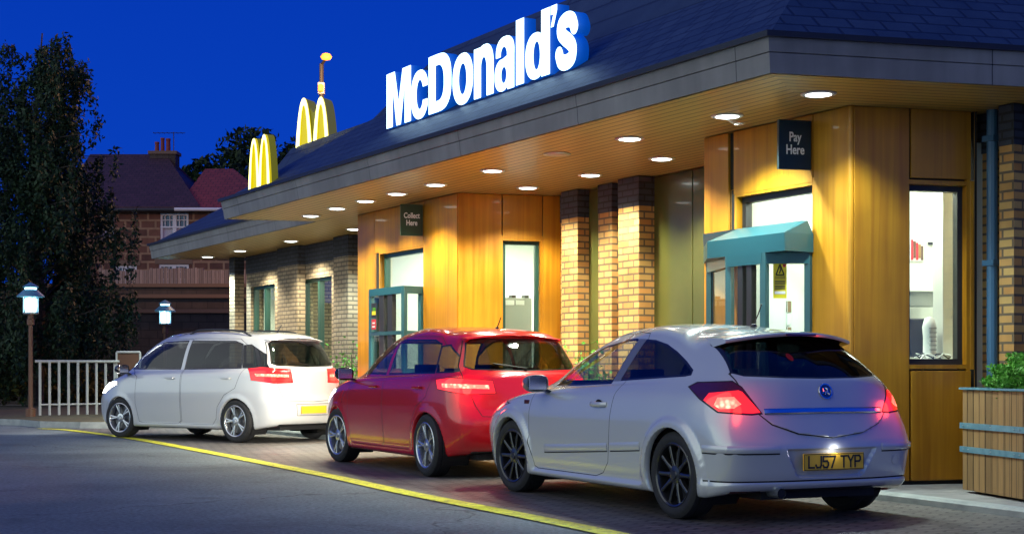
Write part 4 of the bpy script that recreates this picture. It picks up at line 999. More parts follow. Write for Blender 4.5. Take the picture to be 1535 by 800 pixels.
    def hit(s, o, d):
        o = Vector(o); d = Vector(d); fl = 1
        if abs(d.y) < 1e-6:
            fl = -1 if o.y < 0 else 1; o.y = max(abs(o.y), 2e-4)
        r = s.bvh.ray_cast(o, d)
        if not r[0]: return None, None
        return Vector((r[0].x, r[0].y * fl, r[0].z)), Vector((r[1].x, r[1].y * fl, r[1].z))
    def strip(s, view, pts, h, th, m, mb, sgn=1, dz=0):
        """raised moulding following the surface through projected points; h height, th thickness"""
        d, e = s.VIEWS[view]; sec = []
        for a, z in pts:
            z += dz
            for zz in ((z - h / 2), (z + h / 2)):
                o = e * a + Vector((0, 0, zz)) + d * 4; p, nn = s.hit(o, -d)
                if p is None: return
                sec.append((p - nn * .01, p + nn * th * .2, nn, p))
        F = []
        for k in range(len(pts)):
            lo, hi = sec[2 * k], sec[2 * k + 1]; nn = ((lo[2] + hi[2]) / 2).normalized(); u = (hi[3] - lo[3])
            e_ = 1.0 if 0 < k < len(pts) - 1 else .35
            F.append([lo[3] - nn * .01, lo[3] + nn * th * .6 * e_, lo[3] + u * .22 + nn * th * e_, lo[3] + u * .78 + nn * th * e_, hi[3] + nn * th * .6 * e_, hi[3] - nn * .01])
        fl = lambda p: (p.x, p.y * sgn, p.z)
        for k in range(len(F) - 1):
            for j in range(5): mb.face([fl(F[k][j]), fl(F[k + 1][j]), fl(F[k + 1][j + 1]), fl(F[k][j + 1])], [(0, 0)] * 4, m)
        mb.face([fl(x) for x in F[0]], [(0, 0)] * 6, m); mb.face([fl(x) for x in F[-1]], [(0, 0)] * 6, m)

def make_wheel(parent, x, y, r, w, spokes, m, sgn, steer=0, dbl=False, cast=True):
    t = empty('wheel', (x, y, r), steer, parent=parent)
    def lat(mb, prof, m_, seg=48):
        rings = [[(rr * math.cos(k * 2 * math.pi / seg), yy * sgn, rr * math.sin(k * 2 * math.pi / seg)) for k in range(seg)] for rr, yy in prof]
        for i in range(len(rings) - 1):
            for k in range(seg): k2 = (k + 1) % seg; mb.face([rings[i][k], rings[i][k2], rings[i + 1][k2], rings[i + 1][k]], [(0, 0)] * 4, m_)
    rr = r * .735; h = w / 2
    mb = MB(); lat(mb, [(rr - .012, -h * .9), (rr + .015, -h), (r - .03, -h * 1.0), (r - .006, -h * .82), (r, -h * .5)] + [(r - (.006 if k % 2 else 0), h * (-.45 + .09 * k)) for k in range(11)] + [(r, h * .5), (r - .006, h * .82), (r - .03, h * 1.0), (r - .045, h * 1.02), (rr + .015, h), (rr - .004, h * .93)], 'rubber')
    o = mb.build('tyre', t, wheel=True); smooth_by_angle(o, 35)
    mb = MB(); lat(mb, [(rr + .002, h * .95), (rr - .006, h * .99), (rr - .018, h * .93), (rr - .03, h * .70), (rr - .034, -h * .9)], m)
    hub = .065; yo = h * .80
    lat(mb, [(0, yo + .012), (.028, yo + .012), (.034, yo + .004), (hub, yo), (hub + .008, yo - .03), (hub, yo - .08)], m, 24)
    for k in range(spokes):
        a = k * 2 * math.pi / spokes
        for da in ((-.11, .11) if dbl else (0,)):
            pts = []
            wd0, wd1 = (.011, .014) if dbl else (.020, .0135)
            for (q, aw, yy) in ((hub - .012, wd0, yo - .002), (rr * .55, wd1, yo + .004), (rr - .016, wd1 * 1.15, h * .86)):
                aa = a + da * (q / rr) * (1.25 if dbl else 0)
                c, s_ = math.cos(aa), math.sin(aa)
                pts.append([(q * c - sd * aw * s_, yy * sgn - dp * sgn, q * s_ + sd * aw * c) for sd, dp in ((-1, .004), (-.5, 0), (.5, 0), (1, .004), (1, .035), (-1, .035))])
            for i in range(2):
                for j in range(6): j2 = (j + 1) % 6; mb.face([pts[i][j], pts[i][j2], pts[i + 1][j2], pts[i + 1][j]], [(0, 0)] * 4, m)
    o = mb.build('rim', t, wheel=True); smooth_by_angle(o, 35)
    mb = MB(); lat(mb, [(0, -.0), (rr * .8, -.0), (rr * .8, .012), (0, .012)], 'disc' if not m == 'rim_black' else 'dark', 28); mb.build('brake_disc', t, wheel=True)
    return t

def seats(root, rows, w=.50, z=.30):
    for (x, ys, bh) in rows:
        for y in ys:
            mb = MB(); ww = w / 2
            f = lambda a, b_, z_: Vector((a, b_, z_))
            mb.box(f, x - .02, x + .50, y - ww, y + ww, z, z + .20, 'seat')
            q = [(x + .08, z + .15), (x - .04, z + .15), (x - .24, z + bh), (x - .14, z + bh)]
            mb.prism([(a, y - ww, c) for a, c in q], (0, 2 * ww, 0), 'seat')
            o = mb.build('seat', root, bevel=.03); o.matrix_parent_inverse = Matrix()
            hb = MB(); hb.box(f, x - .27, x - .17, y - .13, y + .13, z + bh + .05, z + bh + .22, 'seat'); hb.box(f, x - .225, x - .205, y - .05, y - .035, z + bh - .02, z + bh + .06, 'dark'); hb.box(f, x - .225, x - .205, y + .035, y + .05, z + bh - .02, z + bh + .06, 'dark')
            h2 = hb.build('headrest', root, bevel=.02); h2.matrix_parent_inverse = Matrix(); h2.parent = o

def liners(root, axles, R_, axz, y0, y1, under):
    mb = MB(); seg = 24
    for ax in axles:
        for sg in (1, -1):
            for k in range(seg):
                a0, a1 = math.pi * (-.2 + 1.4 * k / seg), math.pi * (-.2 + 1.4 * (k + 1) / seg); rr = R_ + .004
                p = lambda a, y: (ax + rr * math.cos(a), y * sg, max(axz + rr * math.sin(a), .12))
                mb.face([p(a0, y0), p(a1, y0), p(a1, y1), p(a0, y1)], [(0, 0)] * 4, 'black')
            mb.face([(ax + (R_ + .02) * math.cos(math.pi * (-.2 + 1.4 * k / seg)), y1 * sg, max(axz + (R_ + .02) * math.sin(math.pi * (-.2 + 1.4 * k / seg)), .12)) for k in range(seg + 1)], [(0, 0)] * (seg + 1), 'black')
    x0, x1, z = under; f = lambda a, b_, z_: Vector((a, b_, z_))
    mb.box(f, x0, x1, -y1 + .0, y1 - .0, z, z + .06, 'black'); mb.box(f, axles[1] + R_ + .01, axles[0] - R_ - .01, -.80, .80, z + .002, z + .058, 'black')
    mb.box(f, axles[1] + R_ + .02, axles[0] - R_ - .25, -.62, .62, z + .07, z + .12, 'seat')
    o = mb.build('underbody', root); o.matrix_parent_inverse = Matrix(); return o

def mirror_part(root, x, y, z, sgn, m, sc=1.0):
    """door mirror: shell, glass and stalk; faces backwards"""
    mb = MB(); rings = []
    for k, (dx, s_) in enumerate(((-.055, .90), (-.05, 1.0), (-.01, 1.02), (.05, .86), (.095, .55), (.11, .2))):
        ring = []
        for j in range(20):
            a = j * 2 * math.pi / 20; cy, cz = math.cos(a), math.sin(a); q = 2.8
            ry = math.copysign(abs(cy) ** (2 / q), cy) * .105 * s_ * sc; rz = math.copysign(abs(cz) ** (2 / q), cz) * .072 * s_ * sc
            ring.append((x + dx * sc, sgn * (y + ry + .02 * dx), z + rz - .01 * k / 5))
        rings.append(ring)
    for i in range(len(rings) - 1):
        for j in range(20): j2 = (j + 1) % 20; mb.face([rings[i][j], rings[i][j2], rings[i + 1][j2], rings[i + 1][j]], [(0, 0)] * 4, m)
    mb.face(rings[-1], [(0, 0)] * 20, m); mb.face(rings[0], [(0, 0)] * 20, 'trim')
    mb.prism([(x - .03, sgn * (y - .17), z - .075), (x + .06, sgn * (y - .17), z - .075), (x + .05, sgn * (y - .05), z - .03), (x - .02, sgn * (y - .05), z - .03)], (0, 0, -.025), 'trim')
    o = mb.build('door_mirror', root); o.matrix_parent_inverse = Matrix(); smooth_by_angle(o, 50)
    g = MB(); g.box(lambda a, b_, z_: Vector((a, b_, z_)), x - .060 * sc, x - .0565 * sc, sgn * (y - .082 * sc), sgn * (y + .082 * sc), z - .055 * sc, z + .055 * sc, 'chrome')
    go = g.build('mirror_glass', root, bevel=.002); go.matrix_parent_inverse = Matrix(); go.parent = o
    return o

def lvl(xf, xr, w, zf, zs0, zs1, zr, rf, rr, **k): return dict(xf=xf, xr=xr, w=w, zf=zf, zs0=zs0, zs1=zs1, zr=zr, rf=rf, rr=rr, **k)

def silver_car():
    """three-door hatchback, silver, black ten-spoke wheels"""
    C = (1.339, 12.159); hx, hy = -.445, .8955
    root = empty('parked_car', (C[0], C[1], .004), math.atan2(hy, hx), 'silver three door hatchback with black wheels stopped beside the Pay hatch', 'car')
    cr = (.985, .90, .53)
    LV = [lvl(2.05, -1.92, .79, .17, .17, .17, .225, .50, .36, cr=cr),
          lvl(2.13, -1.995, .835, .20, .19, .19, .24, .52, .36, cr=cr),
          lvl(2.19, -2.040, .855, .30, .30, .30, .315, .55, .36, cr=cr),
          lvl(2.215, -2.060, .866, .42, .42, .43, .43, .55, .36, cr=cr),
          lvl(2.225, -2.075, .874, .54, .54, .56, .545, .55, .37, cr=cr),
          lvl(2.19, -2.040, .874, .64, .66, .68, .625, .58, .38, cr=cr),
          lvl(2.10, -2.005, .866, .70, .76, .79, .75, .62, .40, cr=(.975, .88, .52)),
          lvl(1.98, -1.985, .848, .755, .83, .88, .87, .66, .42, zm=.01, cr=(.97, .87, .51)),
          lvl(1.55, -1.955, .800, .875, .895, .965, .985, .62, .46, zm=.012),
          lvl(1.18, -1.905, .765, .965, .935, 1.015, 1.045, .62, .46, zm=.008),
          lvl(.80, -1.78, .700, 1.145, 1.085, 1.145, 1.16, .50, .40, zm=.02, wt=.96),
          lvl(.46, -1.615, .625, 1.295, 1.215, 1.255, 1.285, .42, .40, zm=.058, wt=.95),
          lvl(.33, -1.545, .570, 1.345, 1.285, 1.300, 1.325, .40, .42, zm=.072, wt=.95),
          lvl(.20, -1.46, .500, 1.385, 1.35, 1.335, 1.352, .35, .40, zm=.062, wt=.96),
          lvl(.0, -1.25, .28, 1.425, 1.42, 1.385, 1.385, .2, .3, zm=.028),
          lvl(-.15, -1.05, .0, 1.437, 1.437, 1.405, 1.405, .1, .2, zm=.02)]
    b = CarBody(LV, (1.307, -1.307), .345, .318, nl=110, nc=230, flare=.024, fw=.075, skirt=(-.93, .93, .235, .022), rearlip=(-1.64, .298, .016))
    b.arches()
    side = lambda c: c.y > .3
    # rear: hatch with V-shaped foot, tail lamps, glass
    hatch = [(.40, 1.285), (.49, 1.262), (.575, 1.10), (.640, 1.045), (.640, .95), (.555, .775), (.47, .70), (.28, .635), (0, .605), (-.28, .635), (-.47, .70), (-.555, .775), (-.640, .95), (-.640, 1.045), (-.575, 1.10), (-.49, 1.262), (-.40, 1.285)]
    rr_ = lambda c: c.x < -1.35
    hf = b.panel('rear', hatch, 'hatch', gap=.008, region=rr_, mind=.05)
    for v in {v_ for f in hf for v_ in f.verts}: v.co.x -= .018 * min(1, max(0, (.77 - v.co.z) / .13))
    gl = [(.46, 1.300), (.535, 1.265), (.605, 1.10), (.622, 1.060), (.58, 1.043), (.3, 1.030), (0, 1.026)]
    gl = gl + [(-x, z) for x, z in gl[-2::-1]]
    b.panel('rear', gl, 'rear_window', gap=.012, gname='trim', region=rr_, mind=.05)
    # tail lamp as seen from the rear quarter: p = .572 x + .82 y
    pj = lambda x, y: .572 * x + .82 * y
    lamp = [(pj(-1.50, .835), .955), (pj(-1.58, .82), .985), (pj(-1.84, .70), .995), (pj(-1.885, .655), .955), (pj(-1.965, .545), .775), (pj(-1.93, .60), .768), (pj(-1.80, .795), .785), (pj(-1.62, .825), .875)]
    b.panel('diag', lamp, 'tail_light', gap=.007, region=lambda c: c.x < -1.3 and c.y > .3)
    red = [(pj(-1.66, .82), .865), (pj(-1.70, .80), .915), (pj(-1.87, .67), .935), (pj(-1.90, .66), .925), (pj(-1.96, .545), .782), (pj(-1.93, .60), .776), (pj(-1.80, .79), .790)]
    b.cut('diag', red, 'tail_red', only=('tail_light',), region=lambda c: c.x < -1.3 and c.y > .3)
    hot = [(pj(-1.76, .80), .83), (pj(-1.76, .77), .885), (pj(-1.86, .70), .89), (pj(-1.89, .66), .84), (pj(-1.86, .70), .81), (pj(-1.80, .775), .805)]
    b.cut('diag', hot, 'tail_hot', only=('tail_red',), region=lambda c: c.x < -1.3 and c.y > .3)
    # number plate recess
    rec = [(.385, .520), (-.385, .520), (-.285, .345), (-.22, .328), (.22, .328), (.285, .345)]
    fs = b.panel('rear', rec, 'recess', gap=.012, gname='recess_edge', region=rr_); b.push(fs, (.030, 0, 0))
    # bumper joint, lower valance
    b.panel('rear', [(.86, .300), (.86, .309), (-.86, .309), (-.86, .300)], 'gap', gap=.001, region=lambda c: c.x < -1.66)
    b.panel('rear', [(.46, .10), (.46, .19), (.40, .248), (-.46, .248), (-.54, .19), (-.54, .10)], 'diffuser', gap=.001, region=lambda c: c.x < -1.5, mind=-.2)
    b.cut('rear', [(.76, .205), (.76, .238), (.55, .238), (.50, .205)], 'reflector', region=rr_); 
    # side: door, glass, quarter glass
    door = [(.90, .88), (.93, .72), (.925, .45), (.86, .262), (.80, .245), (-.20, .245), (-.31, .275), (-.395, .36), (-.425, .50), (-.44, .70), (-.47, .90), (-.56, 1.12), (-.60, 1.30), (-.56, 1.357), (-.3, 1.375), (0.0, 1.36), (.25, 1.305), (.50, 1.19), (.78, 1.0)]
    b.panel('side', door, 'door', gap=.006, region=side)
    fg = [(.715, .945), (.62, 1.030), (.45, 1.140), (.30, 1.210), (.12, 1.256), (-.06, 1.282), (-.25, 1.298), (-.405, 1.303), (-.435, 1.296), (-.30, 1.00), (-.29, .985)]
    b.panel('side', fg, 'door_glass', gap=.020, gname='trim', region=side, mind=.02)
    qg = [(-.42, 1.005), (-.565, 1.298), (-.70, 1.290), (-.88, 1.255), (-1.05, 1.198), (-1.22, 1.125), (-1.34, 1.065), (-1.345, 1.050), (-1.30, 1.043)]
    b.panel('side', qg, 'quarter_glass', gap=.016, gname='trim', region=side, mind=.02)
    b.cut('side', [(-.305, .985), (-.450, 1.318), (-.572, 1.314), (-.42, .988)], 'pillar', only=('body', 'door', 'gap', 'trim'), region=side, mind=.02)
    # windscreen, headlamp, bonnet line
    ws = [(.42, 1.335), (.47, 1.26), (.575, 1.05), (.60, .99), (.3, .985), (0, .985)]; ws = ws + [(-x, z) for x, z in ws[-2::-1]]
    b.panel('front', ws, 'windscreen', gap=.014, gname='trim', region=lambda c: c.x > .1 and c.z > .95, mind=.05)
    hl = [(.48, .62), (.45, .68), (.62, .76), (.80, .80), (.84, .78), (.80, .66)]
    b.panel('front', hl, 'headlight', gap=.006, region=lambda c: c.x > 1.3 and c.y > .3, mind=.02)
    b.panel('front', [(.5, .36), (.45, .52), (-.45, .52), (-.5, .36)], 'grille', gap=.006, region=lambda c: c.x > 1.5)
    ob = b.finish(root, None,
        {'body': [('body', 'silver'), ('gap', 'gap'), ('trim', 'trim'), ('lip', 'silver'), ('recess_edge', 'silver'), ('pillar', 'pillar_trim')], 'hatch': [('hatch', 'silver'), ('recess', 'silver')], 'rear_window': [('rear_window', 'tint')], 'diffuser': [('diffuser', 'black')], 'windscreen': [('windscreen', 'tint2')], 'grille': [('grille', 'trim')]},
        {'door': [('door', 'silver')], 'door_glass': [('door_glass', 'tint2')], 'quarter_glass': [('quarter_glass', 'tint')], 'tail_light': [('tail_light', 'lamp_dark')], 'lens': [('tail_red', 'lamp_red'), ('tail_hot', 'lamp_hot')], 'headlight': [('headlight', 'lamp_clear')], 'reflector': [('reflector', 'lamp_dark')]},
        {'lens': 'tail_light', 'door_glass': 'door', 'rear_window': 'hatch'})
    T = .744
    for x, sy in ((1.307, 0), (-1.307, 0)):
        for sg in (1, -1): make_wheel(root, x, sg * T, .318, .215, 10, 'rim_black', sg, steer=(R(4) if x > 0 else 0))
    liners(root, (1.307, -1.307), .345, .318, .80, .50, (-1.9, 2.0, .17))
    seats(root, ((.05, (.36, -.36), .56), (-.85, (.33, -.33), .52)))
    # dashboard and wheel
    mb = MB(); f_ = lambda a, b_, z_: Vector((a, b_, z_)); mb.box(f_, .62, 1.0, -.66, .66, .68, .90, 'seat'); o = mb.build('dashboard', root, bevel=.05); o.matrix_parent_inverse = Matrix()
    mb = MB(); mb.tube([Vector((.50 + .06 * math.cos(a), -.36 + .18 * math.sin(a), .82 + .17 * math.cos(a))) for a in [k * math.pi / 12 for k in range(25)]], .014, 'dark', 8); mb.tube([Vector((.51, -.36, .82)), Vector((.70, -.36, .76))], .03, 'dark', 8); o = mb.build('steering_wheel', root); o.matrix_parent_inverse = Matrix()
    # mouldings
    for sg in (1, -1):
        mb = MB(); b.strip('side', [(.66, .418), (.60, .420), (.3, .437), (0, .455), (-.40, .478)], .058, .008, 'gap', mb, sg, dz=-.010); b.strip('side', [(.66, .418), (.60, .420), (.3, .437), (0, .455), (-.40, .478)], .062, .014, 'silver', mb, sg); o = mb.build('rub_strip', root); o.matrix_parent_inverse = Matrix(); smooth_by_angle(o, 30)
        mb = MB(); b.strip('side', [(-.445, .481), (-.7, .497), (-.88, .508)], .058, .008, 'gap', mb, sg, dz=-.010); b.strip('side', [(-.445, .481), (-.7, .497), (-.88, .508)], .062, .014, 'silver', mb, sg); o = mb.build('rub_strip', root); o.matrix_parent_inverse = Matrix(); smooth_by_angle(o, 30)
        mb = MB()
        # bumper moulding wraps round the corner
        ps = [pj(-1.66, .83) , pj(-1.75, .80), pj(-1.85, .745), pj(-1.93, .67), pj(-1.98, .59), pj(-2.02, .50), pj(-2.035, .44)]
        b.strip('diag', [(p, .528) for p in ps], .050, .009, 'gap', mb, sg, dz=-.010); b.strip('diag', [(p, .528) for p in ps], .052, .016, 'silver', mb, sg); o = mb.build('bumper_strip', root); o.matrix_parent_inverse = Matrix(); smooth_by_angle(o, 30)
        # handle
        hp, hn = b.hit((-.26, 3, .806), (0, -1, 0)); mb = MB()
        yb = hp.y
        mb.lathe([(0, 0), (.052, 0), (.045, -.004)], 0, 0, 0, 'gap', 20); 
        for i, v in enumerate(mb.v): mb.v[i] = (hp.x + v[0] * 1.1, sg * (yb + .003 + v[2] * .3), hp.z + v[1] * .75)
        k0 = len(mb.v)
        hand = [(.125, .004), (.11, .022), (.05, .034), (-.05, .034), (-.10, .026), (-.12, .004)]
        for i in range(len(hand) - 1):
            (a0, o0), (a1, o1) = hand[i], hand[i + 1]
            q = lambda a, o_, z_, t_: (hp.x + a, sg * (yb + o_ - t_), hp.z + z_)
            for (za, zb2, ta, tb) in ((-.019, -.012, .006, 0), (-.012, .012, 0, 0), (.012, .019, 0, .006)):
                mb.face([q(a0, o0, za, ta), q(a1, o1, za, ta), q(a1, o1, zb2, tb), q(a0, o0, zb2, tb)], [(0, 0)] * 4, 'silver')
            for zz in (-.019, .019): mb.face([q(a0, o0, zz, .006), q(a1, o1, zz, .006), q(a1, o1, zz, .02), q(a0, o0, zz, .02)], [(0, 0)] * 4, 'silver')
        dr_ = ob['door'][0 if sg > 0 else 1]
        o = mb.build('handle', root); o.matrix_parent_inverse = Matrix(); o.parent = dr_; smooth_by_angle(o, 50)
        mirror_part(root, .66, .955, .965, sg, 'pillar_trim')
        mb = MB(); ip, inn = b.hit((1.0, 3, .80), (0, -1, 0)); mb.box(f_, ip.x - .045, ip.x + .045, sg * (ip.y - .004), sg * (ip.y + .006), ip.z - .018, ip.z + .018, 'lamp_dark'); o = mb.build('indicator', root, bevel=.004); o.matrix_parent_inverse = Matrix()
    mb = MB(); b.strip('rear', [(-.515 + 1.03 * k / 24, .786 + .004 * math.cos((k / 24 - .5) * 3)) for k in range(25)], .040, .016, 'chrome', mb); o = mb.build('chrome_strip', root); o.matrix_parent_inverse = Matrix(); o.parent = ob['hatch']; smooth_by_angle(o, 25)
    # plate
    pl = empty('number_plate', (-2.062, 0, .435), 0, parent=root)
    mb = MB(); mb.box(f_, -.012, 0, -.265, .265, -.060, .060, 'plate_y'); o = mb.build('plate', pl, bevel=.003); o.matrix_parent_inverse = Matrix()
    mb = MB()
    for q in ((-.262, .262, .052, .056), (-.262, .262, -.056, -.052), (-.262, -.258, -.051, .051), (.258, .262, -.051, .051)): mb.box(f_, -.014, -.0125, *q, 'plate_ink')
    o = mb.build('border', pl); o.matrix_parent_inverse = Matrix()
    STR = {'L': [[(0, 1), (0, 0), (1, 0)]], 'J': [[(1, 1), (1, .22), (.8, 0), (.2, 0), (0, .22)]], '5': [[(.95, 1), (.08, 1), (.05, .56), (.75, .58), (1, .4), (1, .2), (.78, 0), (.2, 0), (0, .18)]], '7': [[(0, 1), (1, 1), (.35, 0)]], 'T': [[(0, 1), (1, 1)], [(.5, 1), (.5, 0)]], 'Y': [[(0, 1), (.5, .48), (.5, 0)], [(1, 1), (.5, .48)]], 'P': [[(0, 0), (0, 1), (.78, 1), (1, .85), (1, .62), (.78, .48), (0, .48)]]}
    y = .222; mb = MB(); cw, chh, sw = .046, .076, .0125
    for chx in 'LJ57 TYP':
        if chx == ' ': y -= .036; continue
        for st in STR[chx]:
            for i in range(len(st) - 1):
                a, c = st[i], st[i + 1]; p0 = Vector((0, y - a[0] * cw, (a[1] - .5) * chh)); p1 = Vector((0, y - c[0] * cw, (c[1] - .5) * chh)); dd = (p1 - p0).normalized(); sd = Vector((0, -dd.z, dd.y)) * sw / 2; ex = dd * sw / 2
                mb.prism([p0 - ex - sd + Vector((-.0125 - .0003 * i, 0, 0)), p1 + ex - sd + Vector((-.0125 - .0003 * i, 0, 0)), p1 + ex + sd + Vector((-.0125 - .0003 * i, 0, 0)), p0 - ex + sd + Vector((-.0125 - .0003 * i, 0, 0))], (-.0015, 0, 0), 'plate_ink')
        y -= cw + .0155
    o = mb.build('characters', pl); o.matrix_parent_inverse = Matrix()
    tw, tn = b.hit((-4, -.60, .43), (1, 0, 0)); mb = MB(); mb.lathe([(0, .0012), (.029, .0012), (.0295, -.002), (.032, -.002), (.0325, .001), (.038, 0)], 0, 0, 0, 'silver', 24); o = mb.build('towing_cap', root, wheel=True); o.location = tw + tn * .001; o.rotation_mode = 'QUATERNION'; o.rotation_quaternion = tn.to_track_quat('Z', 'Y')
    # badge
    bp_, bn = b.hit((-4, 0, .925), (1, 0, 0)); ang = math.atan2(-bn.x, bn.z) 
    bd = empty('badge', (bp_.x - .001, 0, .925), parent=root); rot = bn.to_track_quat('Z', 'Y')
    bd.rotation_mode = 'QUATERNION'; bd.rotation_quaternion = rot
    mb = MB(); mb.lathe([(.046, .002), (.047, .009), (.056, .010), (.058, .002)], 0, 0, 0, 'chrome', 32); o = mb.build('ring', bd); o.matrix_parent_inverse = Matrix(); smooth_by_angle(o)
    mb = MB(); mb.lathe([(0, .004), (.046, .003)], 0, 0, 0, 'badge_blue', 32); o = mb.build('field', bd); o.matrix_parent_inverse = Matrix()
    mb = MB(); mb.tube([(-.034, -.018, .006), (-.016, -.004, .007), (-.020, .018, .007), (.0, .026, .008), (.018, .014, .008), (.012, -.006, .008), (.030, -.020, .006)], .007, 'chrome', 6); mb.tube([(-.008, -.026, .006), (.0, -.006, .008), (.014, .004, .008)], .006, 'chrome', 6); o = mb.build('emblem', bd); o.matrix_parent_inverse = Matrix()
    # spoiler: blade over the rear glass with high brake lamp
    mb = MB(); sec = []
    for k in range(21):
        yy = -.56 + 1.12 * k / 20; w_ = 1 - (abs(yy) / .56) ** 2.4
        xe = -1.70 + .14 * (abs(yy) / .56) ** 2.2; zt = 1.352 - .055 * (abs(yy) / .56) ** 2
        sec.append([(xe + .26, yy, zt + .012), (xe + .06, yy, zt + .004), (xe + .008, yy, zt - .004), (xe, yy, zt - .016), (xe + .008, yy, zt - .030), (xe + .16, yy, zt - .055)])
    for k in range(20):
        for j in range(5): mb.face([sec[k][j], sec[k][j + 1], sec[k + 1][j + 1], sec[k + 1][j]], [(0, 0)] * 4, 'silver' if j < 4 else 'trim')
        mb.face([sec[k][5], sec[k][0], sec[k + 1][0], sec[k + 1][5]], [(0, 0)] * 4, 'trim')
    mb.face(sec[0], [(0, 0)] * 6, 'silver'); mb.face(sec[-1], [(0, 0)] * 6, 'silver')
    o = mb.build('spoiler', root); o.matrix_parent_inverse = Matrix(); smooth_by_angle(o, 45)
    mb = MB(); mb.box(f_, -1.706, -1.69, -.13, .13, 1.322, 1.337, 'lamp_dark'); o2 = mb.build('brake_light', root); o2.matrix_parent_inverse = Matrix(); o2.parent = o
    # aerial, tailpipe, wiper-free glass sticker
    mb = MB(); mb.lathe([(0, 0.03), (.02, .02), (.03, .0)], 0, 0, 0, 'trim', 12); mb.tube([(0, 0, .02), (-.06, 0, .10), (-.10, 0, .17)], .005, 'trim', 6); o = mb.build('aerial', root); o.matrix_parent_inverse = Matrix(); o.location = (-1.12, 0, 1.40)
    mb = MB(); mb.tube([(-1.7, .42, .225), (-2.03, .42, .222)], .036, 'steel', 14, caps=False); mb.tube([(-2.0, .42, .222), (-2.028, .42, .222)], .030, 'black', 14); o = mb.build('tailpipe', root); o.matrix_parent_inverse = Matrix()
    st = MB(); gp, gn = b.hit((-4, .155, 1.165), (1, 0, 0))
    st.lathe([(0, 0), (.035, 0)], 0, 0, 0, 'sign_poppy', 16); o = st.build('sticker', root); o.matrix_parent_inverse = Matrix(); o.location = gp + gn * .004; o.rotation_mode = 'QUATERNION'; o.rotation_quaternion = gn.to_track_quat('Z', 'Y'); o.scale = (.75, 1.2, 1)
    for sg in (1, -1):
        l = bpy.data.lights.new('tail_glow', 'POINT'); l.energy = 1.6; l.color = (1, .05, .03); l.shadow_soft_size = .06; o = bpy.data.objects.new('tail_glow', l); COL.objects.link(o); o.parent = root; o.location = (-2.02, sg * .74, .85)
    l = bpy.data.lights.new('plate_lamp', 'POINT'); l.energy = .38; l.color = (.9, .95, 1); l.shadow_soft_size = .01; o = bpy.data.objects.new('plate_lamp', l); COL.objects.link(o); o.parent = root; o.location = (-2.10, -.0, .522)
    return root
M['pillar_trim'] = mat('pillar_trim', (.16, .16, .17), .3, coat=.6)
M['sign_poppy'] = mat('poppy_red', (.7, .03, .03), .5)
silver_car()


